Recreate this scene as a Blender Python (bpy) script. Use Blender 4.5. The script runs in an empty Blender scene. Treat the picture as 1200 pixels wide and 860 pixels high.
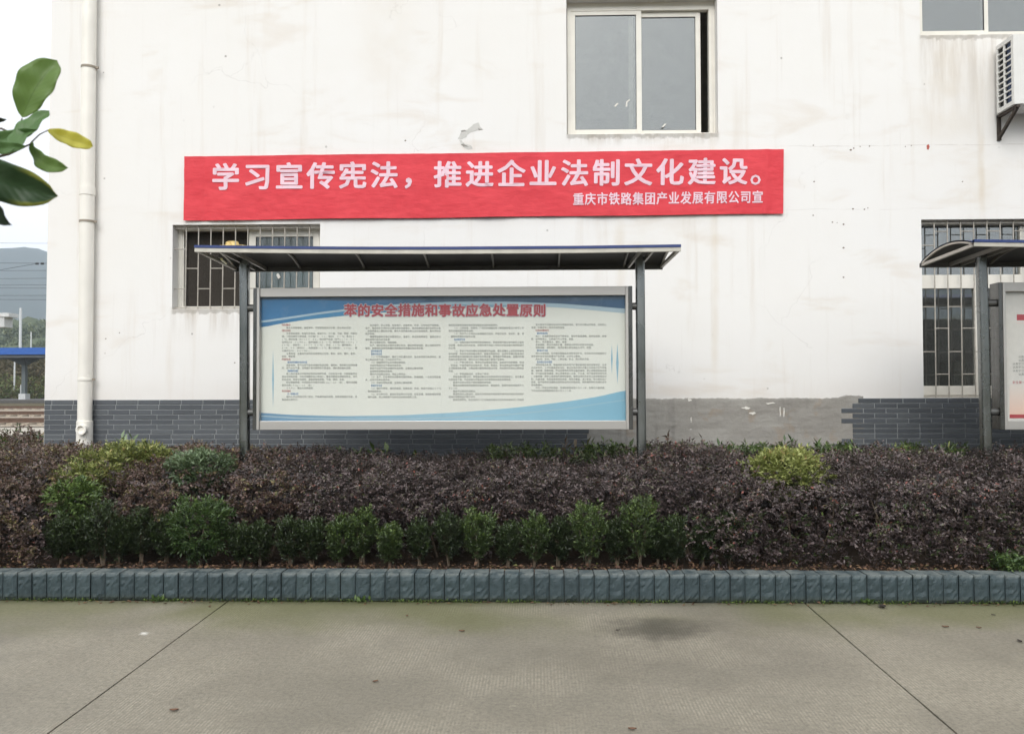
import bpy, math, random
import numpy as np
from mathutils import Vector, Matrix, noise as mnoise

random.seed(7)
R = np.random.default_rng(11)
SC = bpy.context.scene
COL = SC.collection
PI = math.pi

# ------------------------------------------------------------------ camera
F = 940.0
CAM = Vector((0, 0, 1.55))
YAW, PITCH, ROLL = math.radians(1.34), math.radians(1.34), math.radians(-0.15)
cd = bpy.data.cameras.new('camera'); cam = bpy.data.objects.new('camera', cd); COL.objects.link(cam)
CROT = Matrix.Rotation(YAW, 4, 'Z') @ Matrix.Rotation(PI/2 + PITCH, 4, 'X') @ Matrix.Rotation(ROLL, 4, 'Z')
cam.matrix_world = Matrix.Translation(CAM) @ CROT
cd.sensor_width = 36; cd.lens = F/1200*36
cd.clip_start = 0.05; cd.clip_end = 8000
cd.dof.use_dof = True; cd.dof.focus_distance = 7.5; cd.dof.aperture_fstop = 11
SC.camera = cam
C3 = CROT.to_3x3()

def at(px, py, Y):
    """the point of the plane y = Y seen at a place of the photograph"""
    d = C3 @ Vector(((px-600)/F, (430-py)/F, -1))
    return CAM + d*(Y/d.y)
def X(px, Y, py=450): return at(px, py, Y).x
def Z(py, Y, px=600): return at(px, py, Y).z

# ------------------------------------------------------------------ sky and sun
EL, AZ = math.radians(38), math.radians(190)     # sun high behind the camera, veiled by cloud
w = bpy.data.worlds.new('World'); SC.world = w; w.use_nodes = True
nt = w.node_tree; bg = nt.nodes['Background']
sky = nt.nodes.new('ShaderNodeTexSky'); sky.sky_type = 'NISHITA'; sky.sun_disc = False
sky.sun_elevation = EL; sky.sun_rotation = AZ; sky.air_density = 1.0; sky.dust_density = 6
hs = nt.nodes.new('ShaderNodeHueSaturation'); hs.inputs['Saturation'].default_value = 0.12
mx = nt.nodes.new('ShaderNodeMix'); mx.data_type = 'RGBA'; mx.inputs[0].default_value = 0.8
mx.inputs[7].default_value = (12.2, 12.4, 12.7, 1)      # the even white of the cloud layer
nt.links.new(sky.outputs[0], hs.inputs['Color']); nt.links.new(hs.outputs[0], mx.inputs[6])
nt.links.new(mx.outputs[2], bg.inputs[0]); bg.inputs[1].default_value = 0.10
sd = bpy.data.lights.new('sun', 'SUN'); sd.energy = 1.5; sd.angle = math.radians(32); sd.color = (1, .97, .92)
so = bpy.data.objects.new('sun', sd); COL.objects.link(so)
sun_dir = Vector((math.sin(AZ)*math.cos(EL), math.cos(AZ)*math.cos(EL), math.sin(EL)))
so.rotation_euler = sun_dir.to_track_quat('Z', 'Y').to_euler(); so.location = (0, -5, 12)
SC.view_settings.view_transform = 'Standard'; SC.view_settings.look = 'None'
SC.view_settings.exposure = 0.42; SC.view_settings.gamma = 1
SC.render.engine = 'CYCLES'
cy = SC.cycles
cy.max_bounces = 8; cy.diffuse_bounces = 4; cy.glossy_bounces = 4; cy.transparent_max_bounces = 12
cy.volume_bounces = 1; cy.use_denoising = True; cy.caustics_reflective = False; cy.caustics_refractive = False

# ------------------------------------------------------------------ mesh helpers
class MB:
    def __init__(s): s.v = []; s.f = []
    def add(s, vs, fs):
        o = len(s.v); s.v += [tuple(v) for v in vs]; s.f += [tuple(i+o for i in f) for f in fs]; return s
    def box(s, x0, x1, y0, y1, z0, z1):
        return s.add([(x, y, z) for x in (x0, x1) for y in (y0, y1) for z in (z0, z1)],
                     [(0,1,3,2), (4,6,7,5), (0,4,5,1), (2,3,7,6), (0,2,6,4), (1,5,7,3)])
    def bar(s, a, b, w, h, up=(0,0,1)):
        a = Vector(a); b = Vector(b); d = (b-a).normalized(); u = Vector(up)
        if abs(d.dot(u)) > .98: u = Vector((0,1,0))
        r = d.cross(u).normalized()*w/2; u = r.cross(d).normalized()*h/2
        return s.add([p+i*r+j*u for p in (a, b) for i, j in ((-1,-1),(1,-1),(1,1),(-1,1))],
                     [(3,2,1,0), (4,5,6,7), (0,1,5,4), (1,2,6,5), (2,3,7,6), (3,0,4,7)])
    def tube(s, pts, rad, n=10, cap=True):
        pts = [Vector(p) for p in pts]; k = len(pts)
        if not hasattr(rad, '__len__'): rad = [rad]*k
        vs = []; u = None
        for i, p in enumerate(pts):
            d = (pts[min(i+1, k-1)] - pts[max(i-1, 0)]).normalized()
            if u is None: u = d.orthogonal().normalized()
            u = (u - d*u.dot(d)).normalized(); q = d.cross(u)
            vs += [p + rad[i]*(math.cos(2*PI*j/n)*u + math.sin(2*PI*j/n)*q) for j in range(n)]
        fs = [(i*n+j, i*n+(j+1) % n, (i+1)*n+(j+1) % n, (i+1)*n+j) for i in range(k-1) for j in range(n)]
        if cap: fs += [tuple(range(n))[::-1], tuple(range((k-1)*n, k*n))]
        return s.add(vs, fs)
    def grid(s, fn, nu, nv):
        return s.add([fn(i/nu, j/nv) for j in range(nv+1) for i in range(nu+1)],
                     [(j*(nu+1)+i, j*(nu+1)+i+1, (j+1)*(nu+1)+i+1, (j+1)*(nu+1)+i) for j in range(nv) for i in range(nu)])
    def mesh(s, name, m, smooth=False):
        me = bpy.data.meshes.new(name); me.from_pydata(s.v, [], s.f); me.update()
        if m: me.materials.append(m)
        if smooth:
            me.polygons.foreach_set('use_smooth', [True]*len(me.polygons)); me.set_sharp_from_angle(angle=math.radians(48))
        return me
    def obj(s, name, m, parent=None, smooth=False, bevel=0):
        return put(name, s.mesh(name, m, smooth), parent, bevel=bevel)

def put(name, me, parent=None, loc=None, bevel=0):
    o = bpy.data.objects.new(name, me); COL.objects.link(o)
    if parent is not None:
        o.parent = parent
    if loc is not None: o.location = loc
    if bevel:
        b = o.modifiers.new('bevel', 'BEVEL'); b.width = bevel; b.segments = 2; b.limit_method = 'ANGLE'; b.harden_normals = False
    return o
def tag(o, label=None, cat=None, group=None, kind=None):
    if label: o['label'] = label
    if cat: o['category'] = cat
    if group: o['group'] = group
    if kind: o['kind'] = kind
    return o
def thing(name, label, cat, group=None, loc=(0,0,0)):
    o = bpy.data.objects.new(name, None); COL.objects.link(o); o.location = loc; o.empty_display_size = .1
    return tag(o, label, cat, group)
def struct(o): o['kind'] = 'structure'; return o
def stuff(o): o['kind'] = 'stuff'; return o
def fbm(x, y, z=0.0, o=4): return mnoise.fractal(Vector((x, y, z)), .6, 2.0, o)

# ------------------------------------------------------------------ material helpers
class NM:
    def __init__(s, name, rough=.7, metal=0, spec=.5):
        s.m = bpy.data.materials.new(name); s.m.use_nodes = True; s.t = s.m.node_tree
        s.b = s.t.nodes['Principled BSDF']; s.out = s.t.nodes['Material Output']
        s.b.inputs['Roughness'].default_value = rough; s.b.inputs['Metallic'].default_value = metal
        s.b.inputs['Specular IOR Level'].default_value = spec; s._co = None
    def n(s, t, **k):
        q = s.t.nodes.new('ShaderNode'+t)
        for a, b in k.items(): setattr(q, a, b)
        return q
    def link(s, a, b): s.t.links.new(a, b)
    def set(s, inp, v):
        if isinstance(v, bpy.types.NodeSocket): s.link(v, inp)
        elif v is not None:
            if isinstance(v, (tuple, list)) and len(v) == 3 and inp.type == 'RGBA': v = (*v, 1)
            inp.default_value = v
    def co(s):
        if s._co is None: s._co = s.n('TexCoord').outputs['Object']
        return s._co
    def pos(s):
        return s.n('NewGeometry').outputs['Position']
    def mapv(s, scale, src=None, loc=(0,0,0), rot=(0,0,0)):
        q = s.n('Mapping'); s.link(src or s.co(), q.inputs[0]); q.inputs['Scale'].default_value = scale
        q.inputs['Location'].default_value = loc; q.inputs['Rotation'].default_value = rot
        return q.outputs[0]
    def noise(s, scale=5, detail=4, vec=None, rough=.55, dist=0):
        q = s.n('TexNoise'); q.inputs['Scale'].default_value = scale; q.inputs['Detail'].default_value = detail
        q.inputs['Roughness'].default_value = rough; q.inputs['Distortion'].default_value = dist
        s.link(vec or s.co(), q.inputs['Vector']); return q.outputs['Fac']
    def voro(s, scale, vec=None, feat='F1'):
        q = s.n('TexVoronoi', feature=feat); q.inputs['Scale'].default_value = scale
        s.link(vec or s.co(), q.inputs['Vector']); return q.outputs
    def ramp(s, fac, stops):
        q = s.n('ValToRGB'); e = q.color_ramp.elements
        while len(e) < len(stops): e.new(.5)
        for k, (p, c) in enumerate(stops):
            if not hasattr(c, '__len__'): c = (c, c, c)
            e[k].position = p; e[k].color = (*c, 1)
        s.link(fac, q.inputs[0]); return q.outputs[0]
    def mix(s, f, a, b, mode='MIX'):
        q = s.n('Mix', data_type='RGBA', blend_type=mode)
        s.set(q.inputs[0], f); s.set(q.inputs[6], a); s.set(q.inputs[7], b); return q.outputs[2]
    def math(s, op, a, b=None, c=None, clamp=False):
        q = s.n('Math', operation=op, use_clamp=clamp)
        s.set(q.inputs[0], a)
        if b is not None: s.set(q.inputs[1], b)
        if c is not None: s.set(q.inputs[2], c)
        return q.outputs[0]
    def sep(s, v):
        q = s.n('SeparateXYZ'); s.link(v, q.inputs[0]); return q.outputs
    def step(s, v, a, b):        # smooth 0..1 between a and b
        q = s.n('MapRange', interpolation_type='SMOOTHSTEP'); s.set(q.inputs[0], v)
        q.inputs[1].default_value = a; q.inputs[2].default_value = b; return q.outputs[0]
    def band(s, v, a, b, e):     # 1 inside a..b
        return s.math('MULTIPLY', s.step(v, a-e, a+e), s.step(v, b+e, b-e))
    def col(s, v): s.set(s.b.inputs['Base Color'], v); return s
    def rough(s, v): s.set(s.b.inputs['Roughness'], v); return s
    def bump(s, h, dist=.002, strength=1):
        q = s.n('Bump'); q.inputs['Distance'].default_value = dist; q.inputs['Strength'].default_value = strength
        s.link(h, q.inputs['Height']); s.link(q.outputs[0], s.b.inputs['Normal']); return s

def lin(r, g, b): return tuple(((c/255)/12.92 if c/255 <= .04045 else ((c/255+.055)/1.055)**2.4) for c in (r, g, b))

def plain(name, c, rough=.6, metal=0, var=.12, scale=8, bump=0, spec=.5):
    q = NM(name, rough, metal, spec); n = q.noise(scale, 5)
    d = tuple(max(0, x*(1-var)) for x in c); l = tuple(min(1, x*(1+var)) for x in c)
    q.col(q.ramp(n, [(.3, d), (.7, l)]))
    if bump: q.bump(q.noise(scale*8, 3), bump)
    return q.m
def flat_print(name, c, rough=.55):
    q = NM(name, rough); n = q.noise(20, 2)
    q.col(q.ramp(n, [(.3, tuple(x*.93 for x in c)), (.7, c)])); return q.m

YW = 9.3                                           # the wall's plane
# openings of the wall, read off the photograph: x0, x1, z0, z1
OP = {
 'low_left':  (X(202,YW,310), X(375,YW,310), Z(362,YW,290), Z(263,YW,290)),
 'low_right': (X(1081,YW,360), X(1081,YW,360)+2.45, Z(466,YW,1140), Z(257,YW,1140)),
 'up_mid':    (X(664,YW,80), X(841,YW,80), Z(157,YW,750), Z(-4,YW,750)),
 'up_right':  (X(1078,YW,20), X(1078,YW,20)+2.3, Z(41,YW,1140), Z(41,YW,1140)+1.62),
}
# -- painted wall with rain streaks, damp bands and dirt under the sills
def wall_material():
    q = NM('white_wall_paint', .85, 0, .2); p = q.pos(); xyz = q.sep(p); x, z = xyz[0], xyz[2]
    base = q.mix(q.noise(.7, 5, p), lin(240,239,238), lin(234,231,226))
    st = q.noise(1, 5, q.mapv((5, 1, .35), p), .6)
    base = q.mix(q.math('MULTIPLY', q.step(st, .54, .76), .24), base, lin(196,178,155))
    st2 = q.noise(1, 6, q.mapv((16, 1, .5), p, (3,0,1)), .7)
    base = q.mix(q.math('MULTIPLY', q.step(st2, .58, .78), .18), base, lin(178,165,148))
    blot = q.noise(1, 5, q.mapv((.9, 1, 2.6), p, (1,4,2)), .6, .5)
    base = q.mix(q.math('MULTIPLY', q.step(blot, .54, .74), .26), base, lin(206,188,165))
    fine = q.noise(40, 3, p)
    base = q.mix(q.math('MULTIPLY', fine, .10), base, lin(200,196,188))
    # damp just above the plinth
    lo = q.math('MULTIPLY', q.step(z, 1.75, 1.39), q.noise(3, 4, p))
    base = q.mix(q.math('MULTIPLY', lo, .25), base, lin(190,172,155))
    wob = q.math('MULTIPLY', q.math('SUBTRACT', q.noise(14, 4, p), .5), .12)
    drip = q.noise(1, 5, q.mapv((8, 1, .8), p, (7,0,0)), .65)
    for (x0, x1, z0, z1), ln, k in ((OP['low_left'], .42, .55), (OP['up_mid'], .16, .7), (OP['up_right'], 1.2, .45), (OP['low_right'], .05, .3)):
        m = q.math('MULTIPLY', q.band(x, x0+.0, x1, .04), q.band(q.math('ADD', z, wob), z0-ln, z0+.02, .03))
        fall = q.step(z, z0-ln*1.1, z0+.02)
        m = q.math('MULTIPLY', q.math('MULTIPLY', m, fall), q.step(drip, .35, .7))
        base = q.mix(q.math('MULTIPLY', m, k), base, lin(168,154,136))
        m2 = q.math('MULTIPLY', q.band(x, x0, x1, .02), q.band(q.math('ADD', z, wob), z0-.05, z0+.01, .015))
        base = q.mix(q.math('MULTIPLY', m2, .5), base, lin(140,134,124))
    # small round pits and rust dots
    v = q.voro(3.2, p); dot = q.math('MULTIPLY', q.math('LESS_THAN', v['Distance'], .045), q.step(q.noise(.9, 2, p), .48, .56))
    base = q.mix(q.math('MULTIPLY', dot, .55), base, lin(120,112,105))
    # hairline cracks
    vc = q.voro(.55, q.mapv((1, 1, 1.4), p)); ve = q.n('TexVoronoi', feature='DISTANCE_TO_EDGE'); ve.inputs['Scale'].default_value = .5
    dv = q.n('VectorMath', operation='ADD'); nz = q.n('TexNoise'); nz.inputs['Scale'].default_value = 2.5; nz.inputs['Detail'].default_value = 6
    q.link(p, nz.inputs['Vector']); sc = q.n('VectorMath', operation='SCALE'); sc.inputs['Scale'].default_value = .5
    q.link(nz.outputs['Color'], sc.inputs[0]); q.link(p, dv.inputs[0]); q.link(sc.outputs[0], dv.inputs[1]); q.link(dv.outputs[0], ve.inputs['Vector'])
    cr = q.math('MULTIPLY', q.math('LESS_THAN', ve.outputs['Distance'], .0013), q.step(q.noise(.8, 2, q.mapv((1,1,1), p, (9,2,5))), .5, .62))
    base = q.mix(q.math('MULTIPLY', cr, .22), base, lin(150,143,135))
    # plaster lift lines and two rusty runs
    for py_, k in ((171, .30), (245.5, .16)):
        zl = Z(py_, YW, 1000); wv_ = q.math('MULTIPLY', q.math('SUBTRACT', q.noise(2, 5, p), .5), .05)
        ln_ = q.math('MULTIPLY', q.band(q.math('ADD', z, wv_), zl-.004, zl+.004, .004), q.math('MULTIPLY', q.step(x, X(885,YW), X(960,YW)), q.step(q.noise(5, 4, p), .35, .6)))
        base = q.mix(q.math('MULTIPLY', ln_, k), base, lin(150,135,120))
    for px_, w_, pa, pb, k in ((727, .05, 258, 420, .30), (837, .035, 165, 440, .30), (497, .05, 450, 470, .2), (1112, .30, 45, 165, .30), (1152, .03, 165, 250, .4), (450, .25, -60, 130, .16), (1150, .2, 200, 255, .2)):
        m_ = q.math('MULTIPLY', q.band(q.math('ADD', x, q.math('MULTIPLY', q.math('SUBTRACT', q.noise(2.5, 4, p), .5), w_*1.5)), X(px_,YW,300)-w_, X(px_,YW,300)+w_, w_*.9), q.band(z, Z(pb,YW), Z(pa,YW), .25))
        base = q.mix(q.math('MULTIPLY', q.math('MULTIPLY', m_, k), q.step(q.noise(3, 5, p), .2, .7)), base, lin(208,192,166))
    q.col(base)
    h = q.math('ADD', q.math('MULTIPLY', q.noise(3, 5, p), .8), q.math('MULTIPLY', q.noise(60, 3, p), .12))
    q.bump(h, .006, .8); return q.m
M = {}
M['wall'] = wall_material()
M['inner'] = plain('inside_plaster', (.72,.69,.64), .9)
M['slab_floor'] = plain('inside_floor', (.2,.19,.18), .6)
def leafm(name, stops, rough=.45, trans=.25, spec=.5):
    q = NM(name, rough, 0, spec); a = q.n('Attribute', attribute_name='tint')
    c = q.ramp(a.outputs['Fac'], stops); q.col(c)
    tr = q.n('BsdfTranslucent'); q.link(q.mix(.6, c, (.12,.16,.03), 'ADD'), tr.inputs[0])
    ms = q.n('MixShader'); ms.inputs[0].default_value = trans
    q.link(q.b.outputs[0], ms.inputs[1]); q.link(tr.outputs[0], ms.inputs[2]); q.link(ms.outputs[0], q.out.inputs[0])
    return q.m
M['purple'] = leafm('purple_hedge_leaf', [(0,(.030,.022,.023)), (.35,(.075,.056,.056)), (.6,(.125,.092,.092)), (.8,(.19,.145,.135)), (.92,(.10,.12,.05)), (.975,(.12,.12,.06)), (1,(.26,.09,.07))], .38, .10)
M['purple_red'] = leafm('reddish_hedge_leaf', [(0,(.045,.028,.024)), (.4,(.11,.067,.057)), (.7,(.18,.115,.09)), (.88,(.14,.14,.06)), (1,(.26,.20,.08))], .45, .12)
M['dgreen'] = leafm('dark_green_leaf', [(0,(.014,.022,.011)), (.5,(.042,.060,.026)), (.85,(.08,.13,.035)), (1,(.16,.22,.06))], .35, .12)
M['mgreen'] = leafm('mid_green_leaf', [(0,(.016,.032,.012)), (.5,(.055,.10,.028)), (1,(.15,.22,.06))], .4, .15)
M['ygreen'] = leafm('yellow_green_leaf', [(0,(.05,.065,.02)), (.5,(.24,.27,.08)), (.85,(.44,.47,.17)), (1,(.42,.30,.14))], .5, .2)
M['pgreen'] = leafm('pale_green_leaf', [(0,(.035,.055,.03)), (.5,(.12,.17,.09)), (1,(.27,.36,.20))], .45, .2)
M['litter'] = leafm('dry_leaf_litter', [(0,(.035,.018,.012)), (.5,(.11,.055,.032)), (.9,(.22,.13,.07)), (1,(.10,.13,.03))], .8, .05)
M['moss'] = leafm('kerb_moss', [(0,(.02,.035,.008)), (.5,(.06,.10,.02)), (1,(.14,.20,.04))], .8, .1)
M['scrub'] = leafm('scrub_leaf', [(0,(.05,.055,.025)), (.4,(.12,.10,.055)), (.7,(.19,.15,.09)), (1,(.14,.18,.06))], .8, .1)
M['wood'] = leafm('hill_tree_leaf', [(0,(.07,.095,.055)), (.5,(.10,.13,.07)), (1,(.16,.18,.09))], .8, .1)
M['stem'] = plain('woody_stem', (.10,.075,.05), .8, bump=.002)

def leaves(name, mat, P, D, W, L, Wd, T, parent=None, fold=.25):
    """one mesh of folded four-cornered leaves: base P, direction D, width direction W"""
    n = len(P); D = D/np.linalg.norm(D, axis=1)[:, None]
    W = W - D*np.sum(W*D, axis=1)[:, None]; W /= np.maximum(np.linalg.norm(W, axis=1), 1e-6)[:, None]
    Nn = np.cross(D, W); Nn *= np.where(Nn[:, 2] < 0, -1, 1)[:, None]
    L = L[:, None]; Wd = Wd[:, None]
    v = np.empty((n, 4, 3)); v[:, 0] = P; v[:, 2] = P + D*L - Nn*L*.10
    mid = P + D*L*.48 + Nn*Wd*fold
    v[:, 1] = mid - W*Wd*.5; v[:, 3] = mid + W*Wd*.5
    me = bpy.data.meshes.new(name); me.vertices.add(4*n); me.vertices.foreach_set('co', v.ravel())
    b = np.arange(n)[:, None]*4
    tri = np.concatenate([b+[[0,1,2]], b+[[0,2,3]]], axis=1).ravel()
    me.loops.add(6*n); me.loops.foreach_set('vertex_index', tri)
    me.polygons.add(2*n); me.polygons.foreach_set('loop_start', np.arange(2*n)*3); me.polygons.foreach_set('loop_total', np.full(2*n, 3))
    a = me.attributes.new('tint', 'FLOAT', 'POINT'); a.data.foreach_set('value', np.repeat(np.clip(T, 0, 1), 4))
    me.update(calc_edges=True); me.materials.append(mat)
    return put(name, me, parent)
def sprays(C, A, k, slen, llen, lw, tint, tvar=.18):
    """leaf arrays for twigs at C with direction A, k leaves each, alternate along the twig"""
    n = len(C); A = A/np.linalg.norm(A, axis=1)[:, None]
    up = np.tile([0., 0., 1.], (n, 1)) + R.normal(0, .35, (n, 3))
    S = np.cross(A, up); S /= np.linalg.norm(S, axis=1)[:, None]
    t = (np.arange(k)+.3)/k; sg = np.where(np.arange(k) % 2, 1., -1.)
    P = C[:, None] + A[:, None]*(t[None, :, None]*slen) + R.normal(0, slen*.06, (n, k, 3))
    D = A[:, None]*.75 + S[:, None]*sg[None, :, None]*(1-.5*t)[None, :, None] + R.normal(0, .30, (n, k, 3))
    Wv = np.cross(D, up[:, None] + R.normal(0, .45, (n, k, 3)))
    L = llen*R.uniform(.6, 1.2, (n, k)); T = np.asarray(tint)[:, None] + R.normal(0, tvar, (n, k))
    f = lambda a: a.reshape(n*k, -1) if a.ndim == 3 else a.reshape(-1)
    return f(P), f(D), f(Wv), f(L), f(L)*lw, f(T)

# ------------------------------------------------------------------ ground, road, yard
def concrete_material(name, a, b, grooves=True):
    q = NM(name, .8, 0, .35); p = q.pos(); xyz = q.sep(p)
    c = q.mix(q.step(q.noise(.55, 6, p, .6), .35, .65), a, b)
    c = q.mix(q.math('MULTIPLY', q.step(q.noise(2.2, 6, p, .65), .45, .75), .28), c, tuple(x*.72 for x in a))
    c = q.mix(q.math('MULTIPLY', q.step(q.noise(42, 5, p, .8), .3, .75), .9), c, tuple(x*.60 for x in a))
    c = q.mix(q.math('MULTIPLY', q.step(q.noise(110, 3, p, .8), .58, .72), .5), c, tuple(min(1, x*1.7) for x in b))
    c = q.mix(q.math('MULTIPLY', q.step(q.noise(8, 6, p, .75), .60, .72), .30), c, tuple(min(1, x*1.5) for x in b))
    if grooves:
        # brush grooves across the road, worn away in patches
        wv = q.n('TexWave', wave_type='BANDS', bands_direction='X'); wv.inputs['Scale'].default_value = 17.5
        wv.inputs['Distortion'].default_value = 2.2; wv.inputs['Detail'].default_value = 3; wv.inputs['Detail Scale'].default_value = .8
        q.link(q.mapv((1, .22, 1), p, rot=(0,0,math.radians(3))), wv.inputs['Vector'])
        msk = q.step(q.noise(1.1, 5, p, .65), .42, .62)
        brk = q.step(q.noise(30, 3, p), .3, .6)
        g = q.math('MULTIPLY', q.math('MULTIPLY', wv.outputs['Fac'], msk), brk)
        c = q.mix(q.math('MULTIPLY', g, .28), c, tuple(min(1, x*1.9) for x in b))
        # algae along the kerb, a damp dark patch, a pale spill
        y = xyz[1]; x = xyz[0]
        al = q.math('MULTIPLY', q.step(q.math('ADD', y, q.math('MULTIPLY', q.noise(1.3, 5, p), 1.1)), 5.45, 6.15), q.step(q.noise(.5, 3, q.mapv((1,1,1), p, (4,1,0))), .3, .55))
        c = q.mix(q.math('MULTIPLY', al, .55), c, lin(92,96,44))
        al2 = q.math('MULTIPLY', q.step(y, 5.62, 5.79), q.noise(6, 5, p, .7))
        c = q.mix(q.math('MULTIPLY', al2, .9), c, lin(52,58,30))
        def spot(cx, cy_, rx, ry, s=1):
            d = q.math('SQRT', q.math('ADD', q.math('POWER', q.math('DIVIDE', q.math('SUBTRACT', x, cx), rx), 2), q.math('POWER', q.math('DIVIDE', q.math('SUBTRACT', y, cy_), ry), 2)))
            d = q.math('ADD', d, q.math('MULTIPLY', q.math('SUBTRACT', q.noise(3.5, 6, p, .65), .5), 1.3)); return q.step(d, 1.05, .15)
        a0 = at(772, 737, 5); g0 = CAM + (a0-CAM)*(1.55/(1.55-a0.z))
        c = q.mix(q.math('MULTIPLY', spot(g0.x, g0.y, .50, .36), .72), c, lin(50,48,40))
        a1 = at(710, 775, 5); g1 = CAM + (a1-CAM)*(1.55/(1.55-a1.z))
        c = q.mix(q.math('MULTIPLY', spot(g1.x, g1.y, .9, .45), .22), c, lin(80,74,64))
        a2 = at(169, 742, 5); g2 = CAM + (a2-CAM)*(1.55/(1.55-a2.z))
        d2 = q.math('ADD', q.math('SQRT', q.math('ADD', q.math('POWER', q.math('SUBTRACT', x, g2.x), 2), q.math('POWER', q.math('SUBTRACT', y, g2.y), 2))), q.math('MULTIPLY', q.noise(30, 5, p, .7), .14))
        c = q.mix(q.math('MULTIPLY', q.step(d2, .11, .07), .8), c, lin(225,222,215))
        q.bump(q.math('ADD', q.math('MULTIPLY', g, .5), q.math('MULTIPLY', q.noise(90, 4, p, .7), .8)), .0035, .8)
        q.rough(q.step(q.noise(1.2, 4, p), -.6, 1.4))
    else:
        q.bump(q.noise(40, 4, p), .003)
    q.col(c); return q.m
M['road'] = concrete_material('brushed_concrete', lin(130,124,111), lin(149,142,127))
M['joint'] = plain('joint_filler', (.035,.033,.028), .9)
M['yard'] = concrete_material('yard_concrete', lin(176,168,154), lin(192,186,174), False)
def ground_material():
    q = NM('bare_ground', .95, 0, .2); p = q.pos()
    c = q.mix(q.step(q.noise(.05, 6, p), .4, .6), (.16,.13,.08), (.11,.12,.05))
    c = q.mix(q.noise(3, 5, p), c, (.07,.055,.035)); q.col(c); q.bump(q.noise(9, 5, p), .03); return q.m
M['ground'] = ground_material()
struct(MB().grid(lambda u, v: (-2000+4000*u, -2000+4000*v, -.05), 20, 20).obj('ground', M['ground']))

road = thing('road', None, None); struct(road)
KY = 5.80                                                     # kerb face
MB().box(-18, 18, -9, KY, -.045, -.010).obj('joint_bed', M['joint'], road)
def gpt(px, py):
    a = at(px, py, 5); return CAM + (a-CAM)*(1.55/(1.55-a.z))
jl0, jl1 = gpt(267.5, 704), gpt(55, 860); jr0, jr1 = gpt(940, 704), gpt(1122, 860)
def line(p, q): k = (q.x-p.x)/(q.y-p.y); return lambda y: p.x + k*(y-p.y)
L1, L2 = line(jl0, jl1), line(jr0, jr1); wdt = L2(5)-L1(5)
edges = [lambda y, k=k: L1(y)-wdt*k for k in (3, 2, 1)] + [L1, L2] + [lambda y, k=k: L2(y)+wdt*k for k in (1, 2, 3)]
g = .0055
for a, b in zip(edges[:-1], edges[1:]):
    for y0, y1 in ((.4, KY-.012), (-4.6, .4-.010), (-9, -4.6-.010)):
        m = MB()
        n = 22 if y0 == .4 else 2
        c = [(e(y0+(y1-y0)*i/n)+s*(g+ .0022*fbm(i*1.7, s*3+e(0), 4)), y0+(y1-y0)*i/n) for e, s, o in ((a, 1, 0), (b, -1, 0)) for i in range(n+1)]
        L, Rr = c[:n+1], c[n+1:]
        vs = [(x, y, 0) for x, y in L+Rr] + [(x, y, -.03) for x, y in L+Rr]; k = 2*(n+1)
        fs = [(i, i+n+1, i+n+2, i+1) for i in range(n)] + [(i, i+1, i+1+k, i+k) for i in range(n)] + [(i+n+1, i+n+1+k, i+n+2+k, i+n+2) for i in range(n)]
        fs += [(0, k, k+n+1, n+1), (n, 2*n+1, k+2*n+1, k+n)]
        m.add(vs, fs); m.obj('slab', M['road'], road)

# -- kerb of upright split-face bricks
def kerb_material():
    q = NM('grey_green_kerb_brick', .62, 0, .4); oi = q.n('ObjectInfo')
    c = q.ramp(oi.outputs['Random'], [(0, lin(56,70,75)), (.5, lin(62,77,82)), (1, lin(69,84,88))])
    c = q.mix(q.math('MULTIPLY', q.noise(30, 5), .6), c, lin(44,52,52))
    p = q.pos(); z = q.sep(p)[2]
    c = q.mix(q.math('MULTIPLY', q.step(z, .06, .0), q.noise(12, 4, p)), c, lin(58,60,38))
    c = q.mix(q.math('MULTIPLY', q.step(z, .17, .205), q.step(q.noise(9, 5, p, .7), .35, .6)), c, lin(108,114,112))
    q.col(c); q.bump(q.math('ADD', q.noise(26, 3, dist=.8), q.math('MULTIPLY', q.noise(90, 4), .35)), .006); return q.m
M['kerb'] = kerb_material()
kerb = thing('kerb', None, None); struct(kerb)
MB().box(-12, 12, KY+.155, KY+.20, 0, .165).obj('backing', plain('kerb_mortar', lin(96,98,92), .9), kerb)
MB().box(-12, 12, KY+.02, KY+.15, 0, .17).obj('mortar', plain('kerb_dark_mortar', lin(50,54,52), .9), kerb)
def kerb_brick(seed):
    r = random.Random(seed); w, h, d = .1015, .198, .15; nx, nz = 5, 8; m = MB()
    def fn(u, v):
        ex = min(u, 1-u)*nx; ez = min(v, 1-v)*nz; e = min(1, ex, ez)
        y = -.009*e*(.3+r.random()) + (.004 if e == 0 else 0)
        return ((u-.5)*w, y, v*h)
    m.grid(fn, nx, nz); s = len(m.v)
    m.add([(-w/2, .006, 0), (w/2, .006, 0), (w/2, .006, h), (-w/2, .006, h), (-w/2, d, 0), (w/2, d, 0), (w/2, d, h), (-w/2, d, h)],
          [(3,2,6,7), (0,3,7,4), (1,5,6,2)])
    return m.mesh('brick', M['kerb'])
kb = [kerb_brick(k) for k in range(7)]
pitch = 17.45/F*KY; x = X(-70, KY); i = 0
while x < X(1290, KY):
    o = put('brick', kb[random.randrange(7)], kerb, (x+random.uniform(-.001, .001), KY+random.uniform(-.003, .003), random.uniform(-.003, .003)))
    o.rotation_euler = (random.uniform(-.012, .012), random.uniform(-.008, .008), random.uniform(-.02, .02))
    x += pitch; i += 1
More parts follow.
